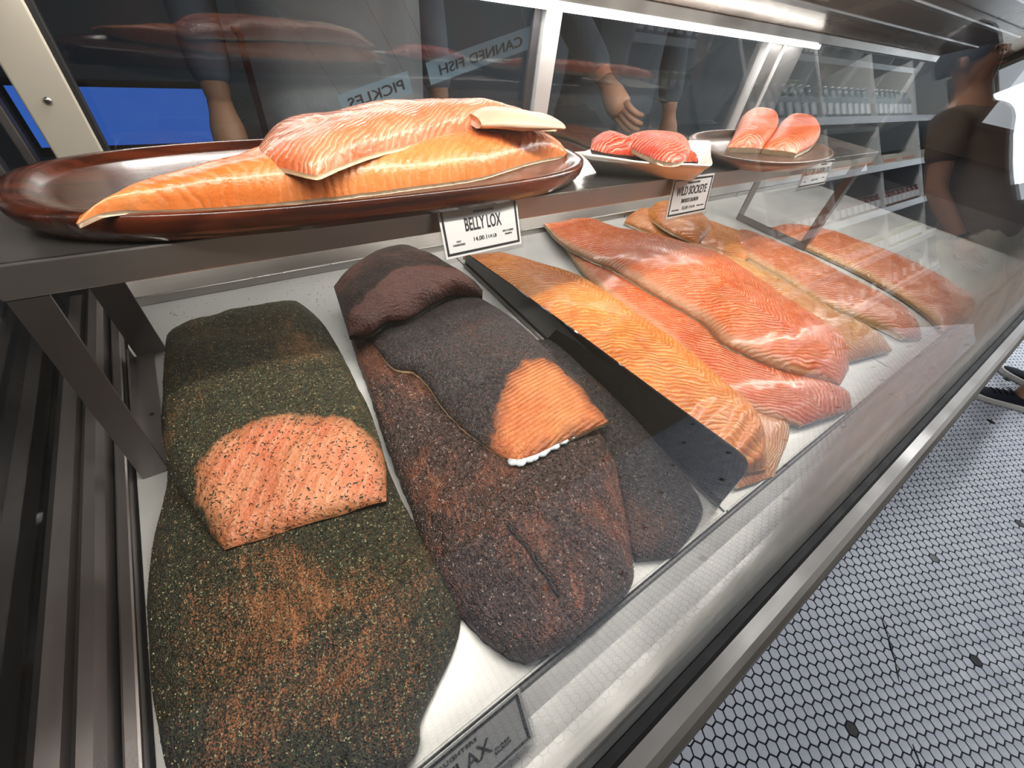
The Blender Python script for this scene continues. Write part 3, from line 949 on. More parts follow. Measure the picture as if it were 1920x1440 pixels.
p3, p3t = slab('pepper_salmon_end', 'dark pepper crusted salmon side lying against the smoked divider', SALMON,
               [(0.3251, 0.3622), (0.3080, 0.2426), (0.3008, 0.1813), (0.2787, 0.1225), (0.2522, 0.0811), (0.2317, 0.0535), (0.2256, 0.0376)],
               [(0.3708, 0.3403), (0.3610, 0.2380), (0.3554, 0.1515), (0.3492, 0.1020), (0.3421, 0.0645), (0.3234, 0.0334), (0.2607, 0.0198)],
               0.0, 0.020, M['pepper_side'], M['skin_dark'], 120, 46, 0.006, 2.6, 10, 0.002, flesh_name='pepper_coat')
cutB = [(0.1571, 0.1972), (0.1717, 0.2173), (0.1997, 0.2467), (0.2331, 0.2742), (0.2624, 0.2846), (0.2849, 0.2803), (0.2968, 0.2584), (0.2993, 0.2226), (0.2969, 0.1878), (0.2953, 0.1572), (0.2666, 0.1657), (0.2323, 0.1677), (0.1628, 0.1607)]
p2, p2t = slab('sliced_pepper_salmon', 'pepper crusted salmon piece with an orange sliced face, on the cracked side', SALMON,
               [(0.1145, 0.4716), (0.1161, 0.3936), (0.1211, 0.3599), (0.1367, 0.3435), (0.1421, 0.3179), (0.1411, 0.2909), (0.1424, 0.2520), (0.1500, 0.2185), (0.1596, 0.1911), (0.1721, 0.1697)],
               [(0.2951, 0.4969), (0.3069, 0.4225), (0.3128, 0.3734), (0.3142, 0.3353), (0.3114, 0.3042), (0.3101, 0.2744), (0.3100, 0.2347), (0.3038, 0.1994), (0.3017, 0.1781), (0.3016, 0.1642)],
               [0.018, 0.026, 0.029, 0.030, 0.031, 0.032, 0.033, 0.033, 0.033, 0.033],
               lambda t: 0.022 - 0.013 * max(0, (t - 0.45) / 0.55), M['pepper_cut'], M['skin_pale'], 130, 60, 0.0035, 3.2, 20, 0.0018, cut=cutB,
               thin=lambda x, y, t, u: 0.25 + 0.75 * max(0, 1 - u * 7) + 0.3 * math.exp(-((u - 0.62) / 0.12) ** 2) * (t < 0.55), flesh_name='pepper_coat')
cutC = [(0.1087, 0.4105), (0.0874, 0.4446), (0.1054, 0.4687), (0.1464, 0.4929), (0.1894, 0.5218), (0.2318, 0.5216), (0.2770, 0.5036), (0.2991, 0.4520), (0.2839, 0.4344), (0.2447, 0.4435), (0.1959, 0.4285), (0.1591, 0.4144)]
p4, p4t = slab('folded_pepper_salmon', 'brown flap of pepper crusted salmon folded over at the back', SALMON,
               [(0.0906, 0.4342), (0.1134, 0.4260), (0.1391, 0.4344), (0.1645, 0.4280), (0.2025, 0.4427), (0.2437, 0.4576), (0.2776, 0.4541), (0.3009, 0.4524)],
               [(0.1093, 0.5563), (0.1510, 0.5948), (0.2037, 0.6213), (0.2451, 0.6179), (0.2670, 0.5816), (0.2795, 0.5349), (0.2944, 0.4965), (0.3114, 0.4688)],
               [0.034, 0.036, 0.040, 0.042, 0.042, 0.040, 0.034, 0.028], 0.026, M['pepper_fold'], M['skin_dark'], 80, 44, 0.007, 2.4, 6, 0.003, cut=cutC,
               flesh_name='pepper_coat')
scatter(p1t, 'pepper_grains', 4200, M['flake_pepper'], 0.0008, None, 'seed', 11)
scatter(p2t, 'pepper_grains', 1500, M['flake_pepper'], 0.0007, lambda x, y, c, r: c < -0.004, 'seed', 12)
scatter(p3t, 'pepper_grains', 1300, M['flake_pepper'], 0.0008, None, 'seed', 13)
# crimped film under the sliced piece
fm = MB()
fp = [(0.1704, 0.1692), (0.1841, 0.1674), (0.1972, 0.1662), (0.2123, 0.1671), (0.2275, 0.1675), (0.2422, 0.1685), (0.2579, 0.1701), (0.2743, 0.1718)]
for k, (x, y) in enumerate(resample([(a, b, 0) for a, b in fp], 26)[j].xy for j in range(27)):
    fm.lathe([(0, 0.0345), (0.006, 0.0348), (0.0075, 0.036), (0.006, 0.0375), (0, 0.038)], 8, (x - 0.0006 + 0.0015 * math.sin(k * 2.1), y + 0.0035 + 0.0018 * math.cos(k * 1.7)), 0.9, 0.75)
film = fm.build('crimped_film', M['frill'], None, True)
tag(film, 'white crimped film peeking out under the orange sliced face', 'film')

# --- divider between pepper and amber sides, the mirrored black fish painted into its colour
dv = empty('deck_divider', (0.3562, 0.3, 0))
tag(dv, 'dark smoked acrylic divider standing on a steel foot between two trays', 'divider')
q = NT('smoked_acrylic')
dark_mirror = q.fin(lin(16, 16, 17), 0.06, None, Specular_IOR_Level=0.6)
pts = [(0.600 - 0.3, 0.001), (0.600 - 0.3, 0.026)]
pts += [(y - 0.3, zz) for y, zz in ((0.45, 0.042), (0.30, 0.056), (0.152, 0.068), (0.052, 0.077), (0.044, 0.0765), (0.038, 0.073), (0.0345, 0.066), (0.033, 0.058), (0.0305, 0.001))]
MB().prism(pts, 'x', -0.0012, 0.0012).build('divider_panel', dark_mirror, dv)
MB().tube([(-0.0035, 0.30, 0.0035), (-0.0035, -0.27, 0.0035)], 0.0028, 12).build('steel_foot', M['steel_y'], dv, True)

# --- smoked sides past the divider
gD = 'smoked salmon sides on the deck'


def folds(x, y, t, u):
    h = 0.0
    if t > 0.70:
        k = (t - 0.70) / 0.30
        h += 0.0032 * k * math.sin(t * 92 + u * 9 + 2.0 * noise.noise(Vector((x * 26, y * 26, 4)))) * max(0, math.sin(u * math.pi))
    return h


s0, s0t = slab('thin_salmon_fillet', 'thin pale ended salmon side underneath the amber one', SALMON,
               [(0.364, 0.56), (0.366, 0.40), (0.370, 0.25), (0.374, 0.14), (0.380, 0.07), (0.392, 0.032)],
               [(0.4632, 0.5929), (0.5297, 0.3705), (0.5424, 0.2418), (0.5374, 0.1216), (0.5539, 0.0562), (0.4492, 0.0178)],
               0.0, 0.010, M['pale_flesh'], M['skin_pale'], 90, 30, 0.004, 3, 12, 0.001, group=gD)
s1, s1t = slab('amber_salmon_fillet', 'amber orange smoked salmon side beside the dark divider', SALMON,
               [(0.3615, 0.62), (0.362, 0.52), (0.3625, 0.42), (0.363, 0.32), (0.364, 0.22), (0.366, 0.14), (0.372, 0.085), (0.385, 0.046)],
               [(0.4385, 0.6095), (0.4745, 0.5302), (0.5140, 0.4356), (0.5162, 0.3229), (0.5196, 0.2181), (0.5064, 0.1318), (0.4924, 0.0769), (0.4383, 0.0276)],
               [0.003, 0.006, 0.008, 0.008, 0.008, 0.008, 0.008, 0.006],
               lambda t: 0.018 + 0.026 * min(1, t * 2.6), M['orange_flesh'], M['skin'], 150, 54, 0.007, 2.2, 9, 0.0015, extra=folds, group=gD)
s2, s2t = slab('red_salmon_fillet', 'red orange smoked salmon side next to the amber one, partly covered', SALMON,
               [(0.5967, 0.6091), (0.5627, 0.5226), (0.5447, 0.4637), (0.5343, 0.4079), (0.5339, 0.3529), (0.5367, 0.3173), (0.5333, 0.2554), (0.5222, 0.2036), (0.5122, 0.1568), (0.5152, 0.1137), (0.5294, 0.0805), (0.5589, 0.0430)],
               [(0.6817, 0.6030), (0.7094, 0.5122), (0.7117, 0.4376), (0.7138, 0.3695), (0.7123, 0.3047), (0.7074, 0.2543), (0.7017, 0.1966), (0.6919, 0.1463), (0.6898, 0.1039), (0.6904, 0.0697), (0.6975, 0.0403), (0.6673, 0.0198)],
               0.002, 0.026, M['red_flesh'], M['skin'], 130, 46, 0.006, 2.3, 9, 0.0015, group=gD)
s4, s4t = slab('pale_edged_salmon', 'smoked salmon side with a pale yellow belly edge, tucked under the bright topmost side', SALMON,
               [(0.7976, 0.5162), (0.8200, 0.4284), (0.8090, 0.3264), (0.7979, 0.2481), (0.7881, 0.1785), (0.7780, 0.1249), (0.7548, 0.0830)],
               [(0.8653, 0.4780), (0.8924, 0.3956), (0.8909, 0.3155), (0.8970, 0.2356), (0.8921, 0.1582), (0.9144, 0.0901), (0.9072, 0.0499)],
               [0.006, 0.010, 0.014, 0.014, 0.012, 0.008, 0.003], 0.028, M['pale_flesh'], M['skin_pale'], 110, 40, 0.005, 2.2, 7, 0.002, group=gD)
s3, s3t = slab('bright_salmon_fillet', 'bright orange smoked salmon side lying on top of its neighbours', SALMON,
               [(0.5981, 0.6754), (0.5674, 0.5844), (0.5666, 0.5003), (0.5791, 0.4384), (0.5841, 0.3719), (0.5914, 0.3064), (0.5981, 0.2465), (0.5813, 0.1996), (0.5909, 0.1584), (0.6073, 0.1236), (0.6346, 0.0892), (0.6857, 0.0530)],
               [(0.6872, 0.6739), (0.7201, 0.6450), (0.7282, 0.5740), (0.7594, 0.5187), (0.8132, 0.4461), (0.8430, 0.3820), (0.8367, 0.3142), (0.8189, 0.2457), (0.8067, 0.1864), (0.8072, 0.1475), (0.8006, 0.1078), (0.7396, 0.0634)],
               [0.010, 0.016, 0.022, 0.026, 0.026, 0.026, 0.026, 0.026, 0.026, 0.024, 0.020, 0.014],
               lambda t: 0.014 + 0.018 * min(1, t * 3), M['top_flesh'], M['skin'], 140, 48, 0.006, 2.3, 8, 0.0016, group=gD)
s5, s5t = slab('folded_salmon_tail', 'golden smoked salmon tail folded back behind the hanging price card', SALMON,
               [(0.8222, 0.6356), (0.8320, 0.5944), (0.8481, 0.5405), (0.8587, 0.4851), (0.8784, 0.4396), (0.8772, 0.3683)],
               [(0.8652, 0.6619), (0.9451, 0.6734), (0.9955, 0.6294), (1.0636, 0.5623), (1.0930, 0.4688), (1.0743, 0.3982)],
               0.001, 0.022, M['orange_flesh'], M['skin_pale'], 70, 34, 0.005, 2.2, 7, 0.002, group=gD)
s5b, _ = slab('folded_salmon_flap', 'orange salmon flap curled up behind the hanging price card', SALMON,
              [(0.8796, 0.6169), (0.8536, 0.5614), (0.8513, 0.5030), (0.8753, 0.4608)],
              [(0.9211, 0.6487), (0.9913, 0.6580), (1.0466, 0.6126), (1.0054, 0.5080)],
              [0.018, 0.022, 0.022, 0.018], 0.022, M['orange_flesh'], M['skin_pale'], 50, 28, 0.005, 2.0, 5, 0.002, group=gD)
s6, s6t = slab('pink_salmon_fillet', 'pink smoked salmon side seen through the misted glass', SALMON,
               [(0.9851, 0.4835), (0.9718, 0.3856), (0.9630, 0.2881), (0.9431, 0.2073), (0.9589, 0.1397), (0.9726, 0.0954), (0.9757, 0.0544)],
               [(1.1253, 0.4918), (1.1316, 0.3697), (1.1341, 0.2840), (1.1233, 0.2064), (1.1136, 0.1361), (1.0831, 0.0780), (1.0183, 0.0364)],
               0.001, 0.026, M['pink_flesh'], M['skin_pale'], 110, 40, 0.006, 2.2, 8, 0.002, group=gD)
s7, s7t = slab('brown_salmon_fillet', 'farthest pink brown smoked salmon side, at the end of the row', SALMON,
               [(1.1904, 0.4706), (1.1957, 0.3291), (1.1927, 0.2246), (1.1691, 0.1245), (1.1298, 0.0560), (1.0912, 0.0215)],
               [(1.3136, 0.4625), (1.3849, 0.3744), (1.4162, 0.2633), (1.4154, 0.1497), (1.3676, 0.0561), (1.2866, 0.0105)],
               0.001, 0.024, M['pink_flesh'], M['skin'], 110, 40, 0.006, 2.2, 7, 0.002, group=gD)

# ------------------------------------------------------------------ wooden board with the belly lox
bd = empty('serving_board', (0.140, 0.424, 0.2227))
tag(bd, 'long oval dark red wooden serving board on the steel shelf', 'serving board')
m = MB()
m.lathe([(0, 0.006), (0.80, 0.006), (0.88, 0.0005), (0.965, 0.003), (0.992, 0.010), (1.0, 0.017), (0.995, 0.0215), (0.97, 0.0225), (0.93, 0.0215), (0.915, 0.0185), (0.88, 0.0170), (0.5, 0.0165), (0, 0.0165)], 96, (0, 0), 0.258, 0.088, 2.7)
m.build('board_body', M['board_wood'], bd, True)
for fx in (-0.17, 0.17):
    MB().box(fx - 0.03, fx + 0.03, -0.03, 0.03, 0.0, 0.0065, 0.002).build('board_foot', M['board_wood'], bd)

l1, l1t = slab('belly_lox_fillet', 'long orange belly lox side lying on the wooden board', SALMON,
               [(-0.0702, 0.3367)] + [(-0.0555, 0.3523), (-0.0306, 0.3559), (0.0171, 0.3550), (0.0904, 0.3559), (0.1690, 0.3608), (0.2339, 0.3685), (0.3198, 0.3982), (0.3819, 0.4106)],
               [(-0.0687, 0.3485)] + [(-0.0527, 0.3589), (-0.0317, 0.3795), (0.0234, 0.4065)] + [(0.100, 0.462), (0.19, 0.478), (0.26, 0.478), (0.33, 0.468), (0.390, 0.436)],
               [0.2462, 0.2455, 0.2425, 0.2398, 0.2395, 0.2395, 0.2395, 0.2395, 0.2395], lambda t: 0.0065 + 0.0255 * min(1, t * 2.1) ** 1.3, M['lox_flesh'], M['skin'], 150, 54, 0.003, 3.4, 8, 0.0014, pu=1.0)
l2, l2t = slab('belly_lox_piece', 'pink belly lox piece with white skin folded at one end, on the longer side', SALMON,
               [(0.0326, 0.3890), (0.0480, 0.3687), (0.0615, 0.3481), (0.0709, 0.3391), (0.0929, 0.3501), (0.1238, 0.3654), (0.1706, 0.3846), (0.2208, 0.4069), (0.2995, 0.4283), (0.3797, 0.4351)],
               [(0.055, 0.445), (0.075, 0.462), (0.10, 0.470), (0.125, 0.472), (0.15, 0.474), (0.18, 0.475), (0.225, 0.475), (0.27, 0.472), (0.32, 0.464), (0.362, 0.448)],
               [0.256, 0.260, 0.262, 0.262, 0.264, 0.266, 0.267, 0.268, 0.266, 0.262], lambda t: 0.013 + 0.013 * math.sin(min(1, t * 1.3) * math.pi * 0.62), M['lox_top'], M['skin_pale'], 120, 46, 0.0035, 2.4, 7, 0.0018, pu=1.0)
# rolled-over white skin at its far end
fv, ff = [], []
ringN = 16
path = [Vector(p) for p in ((0.246, 0.412, 0.2795), (0.268, 0.410, 0.2820), (0.295, 0.408, 0.2815), (0.322, 0.409, 0.2800), (0.345, 0.412, 0.2780), (0.358, 0.415, 0.2755))]
path = resample(path, 30)
for i, pt in enumerate(path):
    t = i / 30
    ry = 0.030 * (0.55 + 0.45 * math.sin(min(1, t * 3) * math.pi / 2)) * (1 - max(0, t - 0.8) * 2.2)
    rz = 0.0085 * (0.6 + 0.4 * math.sin(math.pi * min(1, t * 1.4))) * (1 - max(0, t - 0.85) * 3.5)
    for k in range(ringN):
        a = 2 * math.pi * k / ringN
        w = 0.0012 * noise.noise(Vector((pt.x * 60, math.cos(a) * 2, math.sin(a) * 2)))
        fv.append((pt.x - l2.location.x, pt.y + ry * math.cos(a) - l2.location.y, pt.z + (rz + w) * math.sin(a) + 0.001 - l2.location.z))
for i in range(30):
    for k in range(ringN):
        ff.append((i * ringN + k, i * ringN + (k + 1) % ringN, (i + 1) * ringN + (k + 1) % ringN, (i + 1) * ringN + k))
ff.append(tuple(range(ringN)))
ff.append(tuple(30 * ringN + k for k in reversed(range(ringN))))
fs = from_data('folded_skin', fv, ff, plain('creamy_skin', lin(232, 200, 172), 0.4, 0, 0.12, 60, 0.4), l2, True)
fs['label'] = 'creamy white skin fold'

# ------------------------------------------------------------------ white dish with sockeye
ds = empty('porcelain_dish', (0.5015, 0.372, 0.2228))
tag(ds, 'white flared porcelain dish holding sockeye pieces', 'dish')
top_c = [Vector(p) for p in [(0.3808, 0.3885), (0.5443, 0.3131), (0.6689, 0.4045), (0.5027, 0.4488)]]
bot_c = [Vector(p) for p in [(0.4209, 0.3978), (0.5556, 0.3377), (0.5936, 0.3570), (0.4874, 0.4112)]]


def loop_pts(c, z, n, r, dip=0.0):
    out = []
    for i in range(4):
        a, b, d = c[i - 1], c[i], c[(i + 1) % 4]
        p0, p2 = b + (a - b).normalized() * r, b + (d - b).normalized() * r
        for k in range(5):
            t = k / 4
            out.append((p0 * (1 - t) ** 2 + b * 2 * t * (1 - t) + p2 * t * t, 0))
        q2 = d + (b - d).normalized() * r
        for k in range(1, n):
            t = k / n
            out.append((p2.lerp(q2, t), -dip * math.sin(math.pi * t) ** 2))
    return [(p.x - 0.5015, p.y - 0.372, z - 0.2228 + dz) for p, dz in out]


loops = [loop_pts(bot_c, 0.2228, 8, 0.012), loop_pts([b.lerp(t, 0.6) for b, t in zip(bot_c, top_c)], 0.240, 8, 0.012),
         loop_pts(top_c, 0.2490, 8, 0.010, 0.003), loop_pts([t.lerp(b, 0.04) for b, t in zip(bot_c, top_c)], 0.2508, 8, 0.010, 0.003),
         loop_pts([t.lerp(b, 0.12) for b, t in zip(bot_c, top_c)], 0.2490, 8, 0.010, 0.003),
         loop_pts([b.lerp(t, 0.45) for b, t in zip(bot_c, top_c)], 0.2375, 8, 0.012), loop_pts([b.lerp(t, 0.08) for b, t in zip(bot_c, top_c)], 0.2262, 8, 0.012)]
n = len(loops[0])
dv_, df_ = [p for lp in loops for p in lp], []
for i in range(len(loops) - 1):
    for k in range(n):
        df_.append((i * n + k, i * n + (k + 1) % n, (i + 1) * n + (k + 1) % n, (i + 1) * n + k))
df_.append(tuple(reversed(range(n))))
df_.append(tuple((len(loops) - 1) * n + k for k in range(n)))
from_data('dish_body', dv_, df_, M['porcelain'], ds, True)

slab('sockeye_piece', 'red sockeye piece with dark skin at its end, in the white dish', 'salmon piece',
     [(0.4109, 0.4023), (0.4347, 0.3919), (0.4663, 0.3844), (0.5020, 0.3694), (0.5369, 0.3543), (0.5672, 0.3488)],
     [(0.4469, 0.4390), (0.4860, 0.4399), (0.4872, 0.4054), (0.5015, 0.3847), (0.5343, 0.3660), (0.5618, 0.3479)],
     [0.245, 0.242, 0.240, 0.238, 0.238, 0.238], 0.022, M['sockeye'], M['skin_dark'], 70, 34, 0.005, 2.2, 6, 0.002)
slab('sockeye_piece', 'oval red sockeye piece with sliced grain, uppermost in the white dish', 'salmon piece',
     [(0.4572, 0.4017), (0.4669, 0.3823), (0.4642, 0.3525), (0.4714, 0.3329), (0.4988, 0.3300), (0.5454, 0.3525)],
     [(0.4621, 0.4043), (0.5093, 0.4239), (0.5557, 0.4355), (0.5883, 0.4328), (0.5974, 0.4100), (0.5616, 0.3635)],
     [0.2480] * 6, 0.018, M['sockeye'], M['skin'], 70, 34, 0.005, 2.2, 4, 0.0012)

# ------------------------------------------------------------------ wooden plate with two portions
wp = empty('wooden_plate', (0.812, 0.392, 0.2227))
tag(wp, 'worn dark oval wooden plate holding two salmon portions', 'plate')
m = MB()
m.lathe([(0, 0.003), (0.72, 0.003), (0.78, 0.0), (0.95, 0.012), (1.0, 0.0185), (0.985, 0.021), (0.95, 0.020), (0.91, 0.0165), (0.86, 0.0125), (0.5, 0.0115), (0, 0.0115)], 72, (0, 0), 0.172, 0.088, 2.2)
m.build('plate_body', M['plate_wood'], wp, True)
slab('salmon_portion', 'orange salmon portion with a ridged face, at the near end of the wooden plate', 'salmon piece',
     [(0.7070, 0.3961), (0.7992, 0.4451), (0.9155, 0.5095), (0.9978, 0.5391)], [(0.7832, 0.3781), (0.8639, 0.4110), (0.9666, 0.4599), (1.0390, 0.5073)],
     [0.2345, 0.240, 0.246, 0.250], 0.024, M['portion'], M['skin'], 60, 36, 0.007, 2.6, 8, 0.001)
slab('salmon_portion', 'rounded orange salmon portion, at the far end of the wooden plate', 'salmon piece',
     [(0.7845, 0.3779), (0.8728, 0.4161), (1.0131, 0.4778), (1.1284, 0.5174)], [(0.8341, 0.3440), (0.9271, 0.3637), (1.0525, 0.4133), (1.1645, 0.4886)],
     [0.2345, 0.238, 0.242, 0.246], 0.024, M['portion'], M['skin'], 60, 36, 0.007, 2.6, 6, 0.001)


# ------------------------------------------------------------------ price cards
def text_mesh(s, w, h, cx, cy, spacing=1.0, bold=0.012, z0=0.0002, z1=0.0006):
    cu = bpy.data.curves.new('lettering', 'FONT')
    cu.body = s
    cu.align_x = 'CENTER'
    cu.extrude = 0.004
    cu.offset = bold
    cu.space_character = spacing
    cu.resolution_u = 3
    o = bpy.data.objects.new('lettering', cu)
    COL.objects.link(o)
    bpy.context.view_layer.update()
    me = bpy.data.meshes.new_from_object(o.evaluated_get(bpy.context.evaluated_depsgraph_get()))
    bpy.data.objects.remove(o)
    bpy.data.curves.remove(cu)
    xs = [v.co.x for v in me.vertices]
    ys = [v.co.y for v in me.vertices]
    sx, sy = w / (max(xs) - min(xs)), h / (max(ys) - min(ys))
    for v in me.vertices:
        v.co = ((v.co.x - (max(xs) + min(xs)) / 2) * sx + cx, (v.co.y - (max(ys) + min(ys)) / 2) * sy + cy, z1 if v.co.z > 0 else z0)
    return me


def price_card(label, loc, rot, w, h, lines, holder=True):
    """local x along the card, y up the card, z towards the reader"""
    e = empty('price_card', loc, rot)
    tag(e, label, 'price card', 'price cards')
    MB().box(-w / 2, w / 2, -h / 2, h / 2, -0.0004, 0.0002).build('card', M['card'], e)
    b, i = 0.0022, 0.0045
    fr = MB()
    fr.box(-w / 2 + b, w / 2 - b, h / 2 - i, h / 2 - b, 0.0002, 0.0005)
    fr.box(-w / 2 + b, w / 2 - b, -h / 2 + b, -h / 2 + i, 0.0002, 0.0005)
    fr.box(-w / 2 + b, -w / 2 + i, -h / 2 + i, h / 2 - i, 0.0002, 0.0005)
    fr.box(w / 2 - i, w / 2 - b, -h / 2 + i, h / 2 - i, 0.0002, 0.0005)
    fr.build('printed_border', M['ink'], e)
    for s, tw, th_, cx, cy in lines:
        link_mesh('lettering', text_mesh(s, tw, th_, cx, cy, 1.0, 0.012 if th_ > 0.008 else 0.006), M['ink'], e)
    if holder:
        MB().box(-w / 2 - 0.002, w / 2 + 0.002, -h / 2 - 0.004, h / 2 + 0.0015, 0.0009, 0.0016).build('clear_sleeve', M['acrylic'], e)
        MB().box(-w / 2 - 0.002, w / 2 + 0.002, -h / 2 - 0.004, h / 2 + 0.0015, -0.0018, -0.0008).build('clear_sleeve', M['acrylic'], e)
    return e


price_card('white price card lettered BELLY LOX, hanging from the shelf edge', (0.2205, 0.342, 0.2045), (math.radians(66), 0, math.radians(2)), 0.094, 0.049,
           [('RUSS&DAUGHTERS', 0.024, 0.0024, 0.004, 0.0150), ('BELLY LOX', 0.044, 0.0125, 0.002, 0.0042), ('14.00', 0.0125, 0.0042, -0.0060, -0.0105), ('|', 0.0006, 0.0046, 0.0030, -0.0105), ('1/4 LB', 0.0105, 0.0034, 0.0105, -0.0105),
            ('OLD', 0.0050, 0.0017, -0.0300, -0.0100), ('FASHIONED', 0.0140, 0.0018, -0.0300, -0.0132), ('SALT-CURED', 0.0140, 0.0018, 0.0310, -0.0080), ('SALMON', 0.0088, 0.0017, 0.0310, -0.0112)])
price_card('white price card lettered WILD SOCKEYE, under the porcelain dish', (0.575, 0.3445, 0.1985), (math.radians(78), 0, math.radians(0)), 0.094, 0.052,
           [('RUSS&DAUGHTERS', 0.028, 0.0024, 0.001, 0.0180), ('WILD SOCKEYE', 0.070, 0.0115, 0.0, 0.0080), ('SMOKED SALMON', 0.040, 0.0055, 0.0, -0.0050), ('22.50', 0.0135, 0.0042, -0.0080, -0.0150), ('|', 0.0006, 0.0046, 0.0020, -0.0150), ('1/4 LB', 0.0110, 0.0034, 0.0100, -0.0150),
            ('FROM ALASKA', 0.0160, 0.0018, -0.0300, -0.0165), ('NOVA SCOTIA', 0.0170, 0.0018, 0.0290, -0.0150)])
price_card('white price card lettered SCOTTISH SALMON LOX, under the wooden plate', (0.965, 0.345, 0.2005), (math.radians(80), 0, 0), 0.112, 0.044,
           [('RUSS&DAUGHTERS', 0.024, 0.0022, 0.016, 0.0150), ('SCOTTISH SALMON LOX', 0.098, 0.0105, 0.0, 0.0045), ('15.00', 0.0130, 0.0040, -0.006, -0.0105), ('1/4 LB', 0.0110, 0.0034, 0.0090, -0.0105), ('SMOKED', 0.010, 0.0018, -0.036, -0.0120), ('SALMON', 0.010, 0.0018, 0.036, -0.0090)])
price_card('white price card lettered GRAVLAX, leaning on the gutter at the near end', (0.010, 0.0030, 0.0300), (math.radians(55), 0, math.radians(0)), 0.110, 0.046,
           [('RUSS&DAUGHTERS', 0.046, 0.0030, -0.0040, 0.0135), ('GRAVLAX', 0.058, 0.0125, -0.0030, 0.0015), ('CURED', 0.0115, 0.0020, 0.0330, -0.0060), ('SALMON', 0.0125, 0.0020, 0.0330, -0.0092), ('12.00', 0.0130, 0.0040, -0.008, -0.0125), ('1/4 LB', 0.0110, 0.0034, 0.0080, -0.0125)])

# loose dill crumbs on the tray around the dill-coated pieces
rc = random.Random(21)
cv, cf = [], []
for k in range(150):
    x, y = rc.uniform(-0.10, 0.12), rc.uniform(0.60, 0.665) if k % 2 else rc.uniform(0.40, 0.66)
    if k % 2 == 0:
        x = 0.055 + (0.66 - y) * 0.12 + rc.gauss(0.03, 0.012)
    a, l = rc.random() * 6.28, rc.uniform(0.0008, 0.002)
    n0 = len(cv)
    dx, dy = math.cos(a) * l, math.sin(a) * l
    cv += [(x - dx, y - dy, -0.0006), (x - dy * 0.25, y + dx * 0.25, -0.0004), (x + dx, y + dy, 0.0002), (x + dy * 0.25, y - dx * 0.25, -0.0004)]
    cf += [(n0, n0 + 1, n0 + 2), (n0, n0 + 2, n0 + 3)]
crumbs = from_data('dill_crumbs', cv, cf, M['flake_green'])
tag(crumbs, 'scattered dill crumbs on the tray behind the gravlax', 'crumbs', kind='stuff')


# ------------------------------------------------------------------ people
def skin_mesh(name, joints, edges, mat, parent, root=0, sub=2):
    me = bpy.data.meshes.new(name)
    me.from_pydata([j[0] for j in joints], edges, [])
    o = bpy.data.objects.new(name, me)
    COL.objects.link(o)
    o.modifiers.new('skin', 'SKIN')
    sd = me.skin_vertices[0].data
    for i, j in enumerate(joints):
        r = j[1]
        sd[i].radius = r if isinstance(r, tuple) else (r, r)
        sd[i].use_root = (i == root)
    ss = o.modifiers.new('sub', 'SUBSURF')
    ss.levels = ss.render_levels = sub
    bpy.context.view_layer.update()
    out = bpy.data.meshes.new_from_object(o.evaluated_get(bpy.context.evaluated_depsgraph_get()))
    bpy.data.objects.remove(o)
    bpy.data.meshes.remove(me)
    out.name = name
    out.materials.clear()
    return link_mesh(name, out, mat, parent, True)


def hand(parent, wrist, d, side, palm_n, skin_m):
    """palm with five bent fingers; d points along the hand, palm_n out of the palm"""
    d, nrm = Vector(d).normalized(), Vector(palm_n).normalized()
    s = d.cross(nrm).normalized() * side
    w = Vector(wrist)
    m = MB()
    m.tube([w - d * 0.02, w, w + d * 0.03, w + d * 0.07, w + d * 0.088], [0.024, 0.026, 0.034, 0.036, 0.022], 12)
    for k, (ln, off) in enumerate(((0.070, -0.029), (0.078, -0.010), (0.074, 0.010), (0.058, 0.027))):
        b = w + d * 0.078 + s * off
        m.tube([b, b + d * ln * 0.45 + nrm * 0.006, b + d * ln * 0.78 + nrm * 0.018, b + d * ln * 0.95 + nrm * 0.034], [0.0095, 0.009, 0.0082, 0.006], 8)
    b = w + d * 0.025 - s * 0.028
    m.tube([b, b - s * 0.022 + d * 0.025 + nrm * 0.010, b - s * 0.026 + d * 0.052 + nrm * 0.018], [0.0125, 0.0105, 0.007], 8)
    m.build('hand', skin_m, parent, True)


